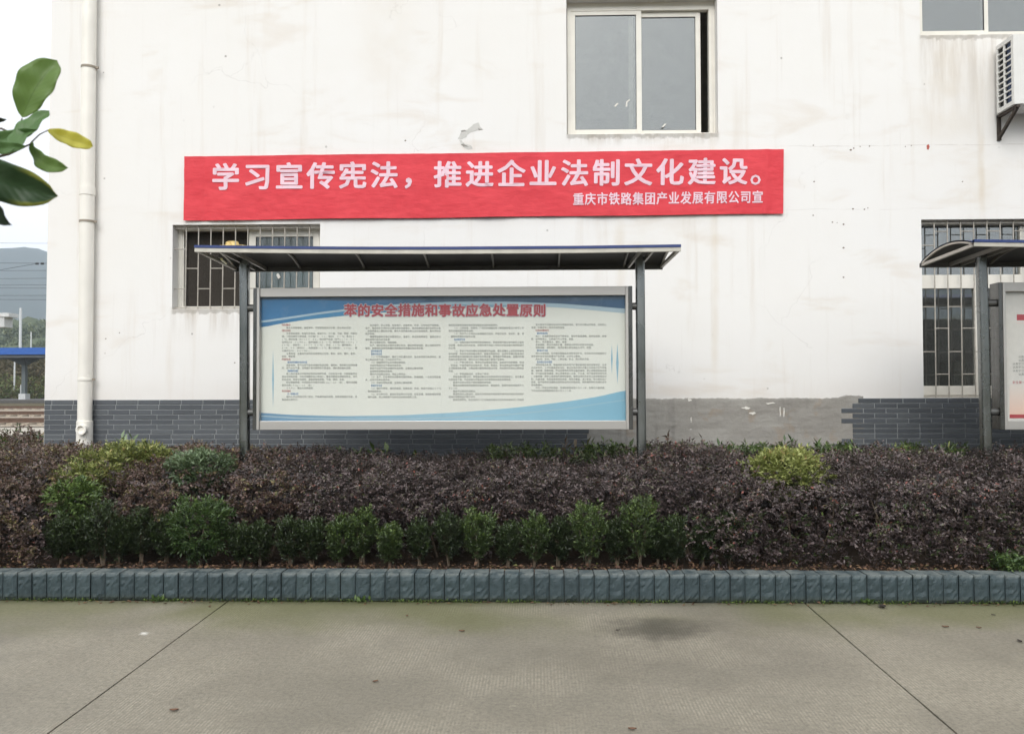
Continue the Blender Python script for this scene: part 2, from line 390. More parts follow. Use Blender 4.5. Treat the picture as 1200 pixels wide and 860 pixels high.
# -- planting bed
def soil_material():
    q = NM('bed_soil', .95, 0, .2); p = q.pos(); q.col(q.mix(q.noise(20, 6, p, .7), (.020,.015,.011), (.055,.038,.026))); q.bump(q.noise(30, 6, p), .02); return q.m
struct(MB().grid(lambda u, v: (-14+28*u, KY+.20+v*(YW-KY-.2), .155+.02*fbm(u*60, v*9)), 140, 16).obj('soil', soil_material()))
struct(MB().grid(lambda u, v: (-14+(X(50,YW)+14)*u, YW+v*5, .153+.02*fbm(u*30, v*9)), 40, 16).obj('soil', bpy.data.materials['bed_soil']))

# ------------------------------------------------------------------ building
bld = thing('office_building', 'white rendered two storey office building with a dark brick plinth', 'building')
XL = X(55, YW, 300); XR = XL+15.5; ZT = 8.2; YB = YW+8
def wall_front():
    m = MB(); xs = sorted({XL, XR, *[v for o in OP.values() for v in o[:2]]}); zs = sorted({0, ZT, *[v for o in OP.values() for v in o[2:]]})
    xl = lambda x, z: (x + (X(61,YW,0)-X(51,YW,520))*(z/6.2-.45)) if x == XL else x    # the corner leans in a little
    for a, b in zip(xs[:-1], xs[1:]):
        for c, d in zip(zs[:-1], zs[1:]):
            cx, cz = (a+b)/2, (c+d)/2
            if any(o[0] < cx < o[1] and o[2] < cz < o[3] for o in OP.values()): continue
            m.add([(xl(a,c), YW, c), (b, YW, c), (b, YW, d), (xl(a,d), YW, d)], [(0,1,2,3)])
            m.add([(xl(a,c)+.2*(a==XL), YW+.24, c), (b, YW+.24, c), (b, YW+.24, d), (xl(a,d)+.2*(a==XL), YW+.24, d)], [(3,2,1,0)])
    for x0, x1, z0, z1 in OP.values():
        y0, y1 = YW, YW+.24
        m.add([(x0,y0,z0),(x1,y0,z0),(x1,y0,z1),(x0,y0,z1),(x0,y1,z0),(x1,y1,z0),(x1,y1,z1),(x0,y1,z1)],
              [(0,4,5,1), (1,5,6,2), (2,6,7,3), (3,7,4,0)])
    # side wall
    m.add([(xl(XL,0), YW, 0), (xl(XL,ZT), YW, ZT), (xl(XL,ZT), YB, ZT), (xl(XL,0), YB, 0)], [(0,1,2,3)])
    m.add([(XR, YW, 0), (XR, YB, 0), (XR, YB, ZT), (XR, YW, ZT)], [(0,1,2,3)])
    return m.obj('wall', M['wall'], bld)
wall_front()
MB().box(XL+.2, XR, YB-.2, YB, 0, ZT).obj('back_wall', M['inner'], bld)
MB().box(XL+.2, XR, YW+3.2, YW+3.3, .55, ZT).obj('corridor_wall', M['inner'], bld)
MB().box(XL-.1, XR+.1, YW-.1, YB+.1, ZT, ZT+.25).obj('roof', M['inner'], bld)
ZF = (OP['low_right'][3]+OP['up_mid'][2])/2
MB().box(XL+.2, XR, YW+.24, YB-.2, .35, .55).obj('floor_slab', M['slab_floor'], bld)
MB().box(XL+.2, XR, YW+.24, YB-.2, ZF-.1, ZF+.1).obj('floor_slab', M['inner'], bld)
for xx in (X(560, YW), X(980, YW)):
    MB().box(xx, xx+.15, YW+.24, YB-.2, .55, ZF-.1).obj('partition_wall', M['inner'], bld)
    MB().box(xx, xx+.15, YW+.24, YB-.2, ZF+.1, ZT).obj('partition_wall', M['inner'], bld)

# -- plinth: facing bricks proud of a pale mortar bed
plinth = put('plinth', None, bld); plinth.empty_display_size = .1
def brick_material():
    q = NM('slate_grey_brick', .6, 0, .4); oi = q.n('ObjectInfo')
    c = q.ramp(oi.outputs['Random'], [(0, lin(80,84,88)), (.5, lin(88,92,97)), (1, lin(97,101,104))])
    c = q.mix(q.math('MULTIPLY', q.noise(25, 5, q.pos()), .35), c, lin(68,71,75)); q.col(c); q.bump(q.noise(60, 5, q.pos()), .002); return q.m
M['brick'] = brick_material()
M['mortar'] = plain('pale_mortar', lin(150,153,154), .9, bump=.002, scale=20)
ROWZ = Z(467.5, YW, 600); PZ = 5.8/F*YW; PXL = 25.7/F*YW
def px2x(px): return X(px, YW, 500)
NROW = 13
left_end = [700, 699, 690, 697, 690, 697, 690, 688, 690, 711, 712, 700, 690]
right_start = [1006, 999, 986, 999, 986, 999, 999, 999, 986, 975, 987, 985, 990]
def brick_mesh(w):
    h = PZ-.009; m = MB(); e = .0015; d = .0055
    v = [(0,0),(w,0),(w,h),(0,h)]; f = [(e,e),(w-e,e),(w-e,h-e),(e,h-e)]
    m.add([(x, 0, z) for x, z in v] + [(x, -d+.0015, z) for x, z in v] + [(x, -d, z) for x, z in f],
          [(4+i, 4+(i+1) % 4, 8+(i+1) % 4, 8+i) for i in range(4)] + [(i, (i+1) % 4, 4+(i+1) % 4, 4+i) for i in range(4)] + [(8,9,10,11)])
    return m
bw = PXL-.009; full = brick_mesh(bw).mesh('brick', M['brick'])
mort = MB(); bricks = []
for r in range(NROW):
    zt = ROWZ - r*PZ; zb = zt-PZ
    for a, b, side in ((XL-.005, px2x(left_end[r]), 0), (px2x(right_start[r]), XR, 1)):
        mort.box(a+(.01 if side else 0), b-(0 if side else .01), YW-.004, YW+.02, zb, zt)
        x = a if side else b
        lim = b if side else a
        while (x < lim-.03) if side else (x > lim+.03):
            w_ = bw
            if side: x0, x1 = x, min(x+w_, lim)
            else: x0, x1 = max(x-w_, lim), x
            bricks.append((x0, zb+.0045, x1-x0, r)); x = x1+.0105 if side else x0-.0105
# the backing reaches on down behind the shrubs
zb = ROWZ-NROW*PZ
mort.box(XL-.005, XR, YW-.004, YW+.02, .1, zb)
# corner return
mort.box(XL-.012, XL+.01, YW+.03, YB, .1, ROWZ)
mort.obj('mortar', M['mortar'], plinth)
def seen(b):
    cx = b[0]+b[2]/2; px = (cx/YW*F+622)
    s = 100-b[3]
    if not -20 < px < 1210: s -= 200
    if 300 < px < 735 and b[3] < 6: s -= 60
    return s
bricks.sort(key=seen, reverse=True)
rest = MB()
for k, (x0, z0, w_, r) in enumerate(bricks):
    dy = random.uniform(-.0012, .0012)
    if k < 298:
        me = full if abs(w_-bw) < .002 else brick_mesh(w_).mesh('brick', M['brick'])
        put('brick', me, plinth, (x0, YW-.004+dy, z0))
    else:
        q = brick_mesh(w_); rest.add([(a+x0, b+YW-.004+dy, c+z0) for a, b, c in q.v], q.f)
# the returning face round the corner
for r in range(NROW):
    y = YW+.03 + (r % 2)*PXL/2
    while y < YW+3:
        rest.box(XL-.02, XL-.008, y, y+bw, ROWZ-(r+1)*PZ+.0045, ROWZ-r*PZ-.0045); y += PXL
stuff(rest.obj('bricks_in_the_shade', M['brick'], plinth)).name = 'brick_courses'
# bare cement where the tiles fell off
def bare_material():
    q = NM('bare_cement', .9, 0, .25); p = q.pos()
    c = q.mix(q.step(q.noise(1, 6, q.mapv((1.5, 1, 5), p), .6), .35, .7), lin(160,157,151), lin(140,136,130))
    c = q.mix(q.math('MULTIPLY', q.step(q.noise(1, 5, q.mapv((6, 1, 1), p, (3,0,0)), .6), .5, .75), .5), c, lin(98,94,92))
    c = q.mix(q.math('MULTIPLY', q.noise(45, 5, p, .7), .35), c, lin(170,166,158))
    c = q.mix(q.math('MULTIPLY', q.step(q.noise(5, 5, p), .6, .7), .35), c, lin(150,130,108))
    q.col(c); q.bump(q.math('ADD', q.noise(30, 6, p, .7), q.math('MULTIPLY', q.noise(1, 3, q.mapv((2, 1, 24), p)), .35)), .006); return q.m
M['bare'] = bare_material()
bx0, bx1 = px2x(683), px2x(1012)
def bare_fn(u, v):
    x = bx0+(bx1-bx0)*u; zt = ROWZ+.008+.010*fbm(x*3.5, 2)+.008*fbm(x*22, 5)+.028*max(0, min(1, (u-.9)/.05))
    z = .5+(zt-.5)*v; y = YW-.0015 - .0045*(.5+.5*fbm(x*2, z*9)) - .0007*abs(math.sin((z-ROWZ)/PZ*PI)) - .0025*fbm(x*14, z*14)
    if v == 1: y = YW+.002
    return (x, y, z)
MB().grid(bare_fn, 240, 60).obj('bare_render', M['bare'], bld, smooth=True)
M['limewhite'] = plain('white_paint_splash', lin(226,222,214), .8, var=.05)
def blob(name, mat, parent, pts, Y, thick=.002, jag=.002, sub=6):
    """a thin raised patch with a broken outline, traced from photo points"""
    P = [at(px, py, Y) for px, py in pts]; out = []
    for i, p in enumerate(P):
        q = P[(i+1) % len(P)]
        for k in range(sub):
            t = k/sub; c = p.lerp(q, t); out.append((c.x+random.uniform(-jag, jag), c.z+random.uniform(-jag, jag)))
    n = len(out); m = MB()
    m.add([(x, Y-thick, z) for x, z in out] + [(x, Y+thick, z) for x, z in out], [tuple(range(n))] + [(i, i+n, (i+1) % n+n, (i+1) % n) for i in range(n)])
    return m.obj(name, mat, parent)
YB2 = YW-.0075
for pts in (((868,478),(874,476.5),(880,478),(877,479.5)), ((877,484),(883,482.5),(886,484),(882,486)), ((897,472.5),(906,471.5),(909,472.5),(900,474)),
            ((913.5,477),(914.5,477),(915.2,487),(914.2,488)), ((918,478),(919,478),(919.3,487),(918.4,488)), ((806,467.5),(810,467.5),(811,469.5),(807,470)), ((809.3,489),(810.3,489),(810.5,495),(809.5,494.5))):
    blob('paint_splash', M['limewhite'], bld, pts, YB2, .0012, .004, 4)
# chipped paint above the banner: bare putty with dark broken lips
M['putty'] = plain('exposed_putty', lin(205,203,198), .9, bump=.003, var=.08, scale=30)
M['pit'] = plain('dark_plaster_pit', lin(128,112,102), .9)
M['rim'] = plain('chip_shadow_grime', lin(150,146,140), .9)
for pts in (((536.5,163),(540.5,155),(541,152.5),(546,153),(551,150),(555,146),(561,144),(562.5,149),(566,152),(561,152.5),(553,154.5),(549,157),(546,161),(540,164)),
            ((538,164),(541,165),(545,169),(552,170.5),(554,174.5),(549,175.5),(542,172)),):
    blob('plaster_chip', M['putty'], bld, pts, YW-.001, .0015, .004, 3)
for pts in (((540,153.5),(544,152.5),(547,154),(541,155)), ((560,150),(562,151.5),(565.5,151.5),(561,152.8)), ((540,169.5),(543,168.5),(546,170.5),(550,172),(543,172))):
    blob('plaster_chip', M['rim'], bld, pts, YW-.0035, .001, .0015, 3)
for px, py, sz in ((953,170.5,.8),(997,176,1.4),(1000.5,174,1.0),(1008,172,.7),(1019,171.5,.9),(954,213,1.1),(999.5,245,1.1),(1013,245.5,1.0),(1017,244,.7),(953,252.5,.9),(975.5,260.5,1.0),(981,261,.6),(988.5,263,1.2),(988.5,290.5,1.3),(988.5,325,1.1),(1061,172,.7),(1068,171,.7),(1128,213,.8),(475,165,1.1),(140,390,.8),(124,397,.9),(123,414,.6),(275,425,.9)):
    blob('plaster_pit', M['pit'], bld, [(px+sz*math.cos(a_), py+sz*.8*math.sin(a_)) for a_ in (0, 1.1, 2.2, 3.3, 4.3, 5.3)], YW-.001, .001, .0012, 2)
blob('rust_mark', plain('red_paint_mark', lin(178,96,84), .8), bld, ((1086,170),(1088.5,169.5),(1089.5,172),(1088,176),(1086,175)), YW-.001, .001, .002, 3)

# ------------------------------------------------------------------ windows
M['frame'] = plain('white_window_frame', lin(228,224,214), .45, var=.05, scale=5)
M['gasket'] = plain('dark_gasket', (.03,.03,.032), .5)
M['bars'] = plain('galvanised_bar', lin(176,170,160), .5, .2, var=.2, scale=30)
def glass(name, refl, tint, rough=.015, film=.14):
    q = NM(name); t = q.n('BsdfTransparent'); t.inputs[0].default_value = (*tint, 1)
    g_ = q.n('BsdfGlossy'); g_.inputs['Roughness'].default_value = rough; g_.inputs['Color'].default_value = (.94,.955,.945,1)
    lw = q.n('LayerWeight'); lw.inputs[0].default_value = .5; fr = q.math('POWER', lw.outputs['Facing'], 5)
    nz = q.noise(2.5, 4, q.pos()); bp = q.n('Bump'); bp.inputs['Distance'].default_value = .0006; q.link(nz, bp.inputs['Height']); q.link(bp.outputs[0], g_.inputs['Normal'])
    f = q.math('ADD', q.math('MULTIPLY', fr, .7), refl)
    d = q.n('BsdfDiffuse'); d.inputs[0].default_value = (.35,.36,.35,1)      # a film of dust
    ms = q.n('MixShader'); q.link(f, ms.inputs[0]); q.link(t.outputs[0], ms.inputs[1]); q.link(g_.outputs[0], ms.inputs[2])
    m2 = q.n('MixShader'); q.link(q.math('MULTIPLY', q.noise(3, 5, q.pos()), film), m2.inputs[0]); q.link(ms.outputs[0], m2.inputs[1]); q.link(d.outputs[0], m2.inputs[2])
    q.link(m2.outputs[0], q.out.inputs[0]); return q.m
M['glass'] = glass('coated_window_glass', .215, (.66,.68,.66))
M['glass_low'] = glass('plain_window_glass', .05, (.8,.83,.83))
def ring(m, x0, x1, z0, z1, y0, y1, w, wb=None, wt=None):
    wb = wb or w; wt = wt or w
    m.box(x0, x0+w, y0, y1, z0, z1).box(x1-w, x1, y0, y1, z0, z1)
    m.box(x0+w, x1-w, y0+.0007, y1-.0007, z0, z0+wb).box(x0+w, x1-w, y0+.0007, y1-.0007, z1-wt, z1); return m
def sash(win, x0, x1, z0, z1, y, w=.055, gl='glass'):
    s = ring(MB(), x0, x1, z0, z1, y, y+.035, w).obj('sash', M['frame'], win, bevel=.003)
    ring(MB(), x0+w-.001, x1-w+.001, z0+w-.001, z1-w+.001, y+.010, y+.026, .006).obj('gasket', M['gasket'], win)
    MB().box(x0+w-.002, x1-w+.002, y+.016, y+.020, z0+w-.002, z1-w+.002).obj('pane', M[gl], win)
def window(op, y, label=None):
    x0, x1, z0, z1 = op
    win = ring(MB(), x0+.002, x1-.002, z0+.002, z1-.002, y, y+.08, .045).obj('window', M['frame'], bld, bevel=.003)
    if label: win['label'] = label
    return win
# upper middle: two sliding leaves, the right one pushed left so that a dark gap is open
o = OP['up_mid']; yf = YW+.13
fx0, fx1 = X(664.5, yf, 80), X(835.5, yf, 80); fz1 = Z(8, yf, 750); fz0 = o[2]+.001
wi = window((fx0, fx1, fz0, fz1), yf, 'sliding window with its right leaf pushed open')
MB().box(o[0]+.001, o[1]-.001, yf+.02, yf+.09, fz1, o[3]-.001).obj('lintel_fill', M['frame'], wi)
MB().box(fx1, o[1]-.001, yf+.004, yf+.085, fz0, fz1).obj('jamb_fill', M['frame'], wi)
sash(wi, fx0+.035, X(752, yf, 80), fz0+.035, fz1-.032, yf+.006, .062)
sash(wi, X(737, yf, 80), X(822, yf, 80), fz0+.035, fz1-.052, yf+.044, .058)
for px, py in ((722, 123), (778, 147)):
    blob('sticker', M['limewhite'], wi, ((px-2.5,py+2),(px+1,py-2),(px+3,py-1.5),(px-.5,py+2.3)), yf+.016, .0006, .0005, 2)
blob('sticker', M['limewhite'], wi, ((733,125),(734,119),(738,116.5),(738,118),(735.5,120),(735,125.5)), yf+.016, .0006, .0005, 2)
# curtain edge inside
# upper right
o = OP['up_right']; yf = YW+.05
wi = window((o[0], o[1], o[2], o[3]), yf, 'upper window above the outdoor unit')
xm = X(1155.5, yf, 20)
sash(wi, o[0]+.012, xm+.030, o[2]+.030, o[3]-.03, yf+.008, .045); sash(wi, xm-.030, o[1]-.03, o[2]+.030, o[3]-.03, yf+.044, .045)
# lower left: left half open, right leaf shut
o = OP['low_left']; yf = YW+.15
lx0 = X(210, yf, 310)
wi = window((o[0], o[1], o[2], o[3]), yf, 'barred window with its left half open')
MB().box(o[0]+.047, lx0+.05, yf+.01, yf+.07, o[2]+.03, o[3]-.03).obj('jamb_fill', M['frame'], wi)
MB().box(o[0]+.04, o[1]-.04, yf+.012, yf+.068, Z(268,yf,290)-.03, Z(263,yf,290)).obj('track', plain('weathered_track', lin(112,106,98), .7), wi)
zt = Z(270, yf, 330)
sash(wi, X(292, yf, 310), X(374, yf, 310), o[2]+.035, zt, yf+.006, .075, 'glass_low')
sash(wi, X(290, yf, 310), X(371, yf, 310), o[2]+.035, zt, yf+.044, .06, 'glass_low')
q = NM('insect_screen_mesh'); t_ = q.n('BsdfTransparent'); t_.inputs[0].default_value = (.8,.8,.8,1); d_ = q.n('BsdfDiffuse'); d_.inputs[0].default_value = (.085,.075,.065,1); ms_ = q.n('MixShader'); ms_.inputs[0].default_value = .55
q.link(t_.outputs[0], ms_.inputs[1]); q.link(d_.outputs[0], ms_.inputs[2]); q.link(ms_.outputs[0], q.out.inputs[0])
MB().box(lx0+.06, X(292,yf,310), yf+.085, yf+.087, o[2]+.03, zt).obj('insect_screen', q.m, wi)
cur = thing('curtain', 'grey blue curtain behind the shut leaf of the low left barred window', 'curtain')
MB().grid(lambda u, v: (X(291,yf,310)+.95*u, yf+.22+.006*math.sin(u*70), o[2]-.05+(o[3]-o[2]+.1)*v), 120, 2).obj('cloth', plain('curtain_cloth', lin(175,188,190), .9), cur, True)
blob('sticker', M['limewhite'], wi, ((323.5,322),(326,320),(329,325),(326,327)), yf+.014, .0006, .0004, 2)
# lower right: fixed lights over a white transom, tall lights below
o = OP['low_right']; yf = YW+.13
wi = window(o, yf, 'tall barred window behind the right notice case')
zt0, zt1 = Z(338, yf, 1140), Z(322, yf, 1140); zb1 = Z(452, yf, 1140)
MB().box(o[0]+.047, o[1]-.047, yf-.004, yf+.084, zt0, zt1).obj('transom', M['frame'], wi, bevel=.003)
MB().box(o[0]+.047, o[1]-.047, yf-.004, yf+.084, o[2]+.03, zb1).obj('sill_frame', M['frame'], wi, bevel=.003)
zup = Z(266, yf, 1140)
MB().box(o[0]+.047, o[1]-.047, yf+.004, yf+.076, zup, o[3]-.046).obj('head_track', plain('grey_head_track', lin(96,96,92), .7), wi)
W3 = (o[1]-o[0]-.09)/2
for k in range(2):
    a = o[0]+.045+W3*k
    for z0, z1 in ((o[2]+.06, zt0), (zt1, zup)):
        z0_ = zb1 if z1 == zt0 else z0
        MB().box(a+.01, a+W3-.01, yf+.030, yf+.035, z0_-.005, z1+.005).obj('pane', M['glass'], wi)
    if k:
        MB().box(a-.032, a+.032, yf-.002, yf+.082, zb1, zt0).obj('mullion', M['frame'], wi, bevel=.003)
        MB().box(a-.032, a+.032, yf-.002, yf+.082, zt1, zup).obj('mullion', M['frame'], wi, bevel=.003)
MB().box(X(1143,yf,400), X(1148,yf,400), yf-.003, yf+.05, zb1, zt0).obj('mullion', M['frame'], wi, bevel=.003)
# things standing inside
MB().box(X(1118,10), X(1134,10), 10, 10.35, o[2]-.1, Z(425,10)).obj('cabinet', plain('steel_cabinet', (.3,.29,.26), .5), bld)

def grille(op, Yg, xs, top, bot, rungs, label):
    gr = put('security_grille', None, bld); gr['label'] = label
    x0, x1, z0, z1 = op
    r = .0075
    for px0, px1 in xs:
        a = at(px0, top, Yg); b = at(px1, bot, Yg)
        if a.x > x1: continue
        MB().tube([(a.x, Yg, z1-.005), (b.x, Yg, z0+.005)], r, 8).obj('bar', M['bars'], gr, True)
    for z in (z0+.02, z1-.03):
        MB().bar((x0+.002, Yg+.012, z), (x1-.002, Yg+.012, z), .012, .018).obj('rail', M['bars'], gr)
    allx = [x0] + [at(p0, (top+bot)/2, Yg).x*.5 + at(p1, (top+bot)/2, Yg).x*.5 for p0, p1 in xs] + [x1]
    for i, (a, b) in enumerate(zip(allx[:-1], allx[1:])):
        if a > x1-.02: break
        for py in rungs[i % 2]:
            MB().tube([(a, Yg, Z(py, Yg, 600)+.0002*i), (min(b, x1), Yg, Z(py, Yg, 600)+.0002*i)], .0065, 6).obj('rung', M['bars'], gr, True)
grille(OP['low_left'], YW+.05, [(218.6+14.42*k, 217.2+14.42*k) for k in range(11)], 263, 362, ((289.5, 336.5), (312.5,)), 'steel bars over the half open window')
grille(OP['low_right'], YW+.05, [(1094.5+15.45*k, 1097+15.45*k) for k in range(14)], 257, 466, ((291, 362, 414), (275, 313, 387, 440)), 'steel bars over the tall window')
# straw coloured brush head lying on the inside sill
# ------------------------------------------------------------------ drainpipe
M['pvc'] = plain('cream_pvc', lin(238,234,225), .4, var=.05, scale=3)
M['clip'] = plain('pipe_clip', lin(150,140,126), .5)
dp = put('drainpipe', None, bld); YP = YW-.09; pr = 8.0/F*YP
top = at(105.5, -30, YP); bot = at(98.5, 560, YP)
def dpx(py): t = (py+30)/590; return top.lerp(bot, t)
MB().tube([top+Vector((0,0,2)), dpx(497)], pr, 28).obj('pipe', M['pvc'], dp, True)
MB().tube([dpx(494), dpx(522)], pr+.010, 28).obj('cleanout_collar', M['pvc'], dp, True, .002)
MB().tube([dpx(520), Vector((bot.x, bot.y, .1))], pr+.001, 28).obj('pipe', M['pvc'], dp, True)
MB().tube([dpx(221.5), dpx(231.5)], pr+.006, 28).obj('coupling', M['pvc'], dp, True, .002)
for py in (81, 262, 446):
    p = dpx(py)
    MB().tube([p-Vector((0,0,.012)), p+Vector((0,0,.012))], pr+.007, 28).obj('pipe_clip', M['clip'] if py != 446 else M['pvc'], dp, True)
    MB().box(p.x+pr-.01, p.x+pr+.035, YP-.01, YP+.012, p.z-.012, p.z+.012).obj('clip_lug', M['clip'], dp)
    MB().box(p.x-.012, p.x+.012, YP+pr-.01, YW, p.z-.01, p.z+.01).obj('clip_stub', M['clip'], dp)
p = dpx(503.5) + Vector((.045, 0, 0))
a = 2*PI/24
prof = [(-.10, .052), (-.155, .052), (-.157, .060), (-.172, .060), (-.174, .045), (-.165, .036), (-.150, .034)]
mm = MB(); vs = [(p.x+r_*math.cos(a*j)-.012, p.y+y_+.03, p.z+r_*math.sin(a*j)) for y_, r_ in prof for j in range(24)]
mm.add(vs, [(i*24+j, i*24+(j+1) % 24, (i+1)*24+(j+1) % 24, (i+1)*24+j) for i in range(len(prof)-1) for j in range(24)] + [tuple(range(24*(len(prof)-1), 24*len(prof)))])
mm.obj('cleanout_plug', M['pvc'], dp, True)

# ------------------------------------------------------------------ lettering
_gl = {}
def glyph(ch, res=2, bold=0):
    k = (ch, res, bold)
    if k in _gl: return _gl[k]
    c = bpy.data.curves.new('t', 'FONT'); c.body = ch; c.size = 1; c.resolution_u = res; c.offset = bold
    o = bpy.data.objects.new('t', c); COL.objects.link(o)
    bpy.context.view_layer.update()
    me = bpy.data.meshes.new_from_object(o.evaluated_get(bpy.context.evaluated_depsgraph_get()))
    V = [(v.co.x, v.co.y) for v in me.vertices]; Fc = [tuple(p.vertices) for p in me.polygons]
    bpy.data.objects.remove(o); bpy.data.curves.remove(c); bpy.data.meshes.remove(me)
    _gl[k] = (V, Fc); return _gl[k]

# ------------------------------------------------------------------ banner
YBN = YW-.035
bc = [at(215, 258.5, YBN), at(918, 250.5, YBN), at(918.5, 175, YBN), at(216, 183.5, YBN)]
def ban_y(u, v):
    w_ = .010*fbm(u*9, v*1.3, 3) + .006*fbm(u*40, v*3+u*9, 5)
    w_ += .010*math.exp(-((u-.035)/.006)**2) - .012*math.exp(-((u-.972)/.006)**2)
    w_ += .006*(1-v)**2*math.sin(u*37+3*math.sin(u*11)) + .004*v**3*math.sin(u*23+v*5) + .007*math.sin((u*60+v*3)*(1+.2*math.sin(u*9)))*max(0, fbm(u*6, 3, 3))
    return YBN + w_*.9
def ban_pt(u, v, off=0):
    a = bc[0].lerp(bc[1], u); b = bc[3].lerp(bc[2], u); p = a.lerp(b, v)
    sag = -.003*math.sin(PI*u*6)*(1 if v < .5 else .25)*abs(v-.5)*2
    return Vector((p.x, ban_y(u, v)-off, p.z+sag))
banner = thing('banner', 'long red cloth banner with white Chinese characters stretched on the white wall', 'banner')
def cloth_material():
    q = NM('red_banner_cloth', .7, 0, .3); n = q.noise(3, 4, q.pos()); wv = q.noise(1, 3, q.mapv((400, 1, 400), q.pos()))
    q.col(q.mix(q.math('MULTIPLY', wv, .25), q.ramp(n, [(.3, lin(217,64,74)), (.7, lin(224,74,82))]), lin(200,56,66)))
    q.bump(q.noise(1, 5, q.mapv((7, 1, 22), q.pos(), rot=(0,.25,0)), .6), .011, .7); return q.m
mb = MB().grid(lambda u, v: ban_pt(u, v), 300, 32); mb.grid(lambda u, v: ban_pt(u, v)+Vector((0,.003,0)), 60, 6)
mb.obj('cloth', cloth_material(), banner, True)
M['pinkwhite'] = flat_print('banner_print_white', lin(238,205,216), .7)
def ban_uv(px, py):
    # photo place -> banner coordinates
    t = at(px, py, YBN); u = (t.x-bc[0].x)/(bc[1].x-bc[0].x); a = bc[0].lerp(bc[1], u); b = bc[3].lerp(bc[2], u)
    return u, (t.z-a.z)/(b.z-a.z)
def subdiv(V, Fc, lim=.22):
    return V, Fc
def print_on(name, chars, mat, parent, size_w, size_h, bold, ring_n=8):
    m = MB(); k = 0
    for ch, cx, cy_ in chars:
        V, Fc = glyph(ch, 2)
        offs = [(0, 0)] + [(bold*math.cos(2*PI*i/ring_n), bold*math.sin(2*PI*i/ring_n)*.8) for i in range(ring_n)]
        for j, (ox, oy) in enumerate(offs):
            vs = []
            for x, y in V:
                u, v = ban_uv(cx+(x-.5+ox)*size_w, cy_-(y-.38+oy)*size_h)
                vs.append(ban_pt(u, v, .0045+.00012*j))
            m.add(vs, Fc)
    return m.obj(name, mat, parent)
t1 = '学习宣传宪法，推进企业法制文化建设。'
chs = []
for i, c in enumerate(t1):
    cx = 264.3+37.15*i; cy_ = 207.3-6.4*i/16
    chs.append((c, cx, cy_))
ls = chs.copy()
for c, cx, cy_ in ls:
    dx, dy = (0, 0)
    if c == '，': dx, dy = 0, 0
    if c == '。': dx, dy = 0, 0
    o_ = print_on('character', [(c, cx+dx*1.0, cy_+dy)], M['pinkwhite'], banner, 33.5 if c not in '。' else 37, 32.5 if c not in '。' else 37, .030 if c != '。' else .012)
t2 = '重庆市铁路集团产业发展有限公司宣'
print_on('lettering', [(c, 677.5+14.0*i, 233.6-2.6*i/15) for i, c in enumerate(t2)], M['pinkwhite'], banner, 13.2, 15.2, .028, 6)

# ------------------------------------------------------------------ notice cases
def steel_material(name, c, rough, streak=14):
    q = NM(name, rough, 1); n = q.noise(1, 5, q.mapv((streak, streak, .6)), .6)
    q.col(q.ramp(n, [(.3, tuple(x*.72 for x in c)), (.7, c)])); q.rough(q.step(q.noise(4, 5), -.9, 3.2)); return q.m
M['post'] = steel_material('stainless_post', (.27,.28,.275), .14, 5)
M['darkmetal'] = plain('dull_bracket', (.12,.12,.115), .45, .6)
M['alu'] = NM('satin_aluminium', .38, .7).col((.50,.48,.455)).m
M['alu_d'] = steel_material('dull_aluminium_side', (.17,.17,.165), .3, 40)
M['fascia'] = plain('pale_fascia', lin(186,182,172), .5, .3)
M['blue'] = plain('blue_roof_sheet', lin(42,60,112), .35, var=.1)
M['under'] = plain('dark_roof_underside', (.085,.085,.083), .6, var=.25, scale=2)
M['beam'] = plain('pale_steel_rib', lin(150,146,138), .45, .5)
M['caseglass'] = glass('case_glass', .035, (.985,.99,.985), .03, .03)
def poster_paper():
    q = NM('poster_paper', .6); p = q.pos()
    q.col(q.mix(q.noise(1.2, 4, p), lin(236,236,228), lin(228,230,224))); return q.m
M['paper'] = poster_paper()
M['ink_red'] = flat_print('poster_red', lin(176,60,70)); M['ink_pink'] = flat_print('poster_glow', lin(188,180,188))
M['ink'] = flat_print('poster_grey_ink', lin(130,132,130)); M['ink_b'] = flat_print('poster_blue_ink', lin(60,130,190))
def grad(name, axis, a, b, stops, n=True):
    q = NM(name, .55); s_ = q.sep(q.pos())[axis]
    f = q.n('MapRange'); q.link(s_, f.inputs[0]); f.inputs[1].default_value = a; f.inputs[2].default_value = b
    c = q.ramp(f.outputs[0], stops)
    if n: c = q.mix(q.math('MULTIPLY', q.step(q.noise(7, 6, q.pos(), .7), .5, .75), .25), c, lin(130,150,170))
    q.col(c); return q.m

def square_post(m, a, b, w, e=.024):
    """rounded square tube between two points"""
    d = (b-a).normalized(); pr_ = []
    h = w/2
    for sx, sy in ((1,1),(-1,1),(-1,-1),(1,-1)):
        for k in range(6):
            t = math.atan2(sy, sx) - PI/4 + k/5*PI/2
            pr_.append((sx*(h-e)+e*math.cos(t), sy*(h-e)+e*math.sin(t)))
    n = len(pr_)
    m.add([(p.x+x, p.y+y, p.z) for p in (a, b) for x, y in pr_], [(i, (i+1) % n, (i+1) % n+n, i+n) for i in range(n)] + [tuple(range(n))[::-1], tuple(range(n, 2*n))])

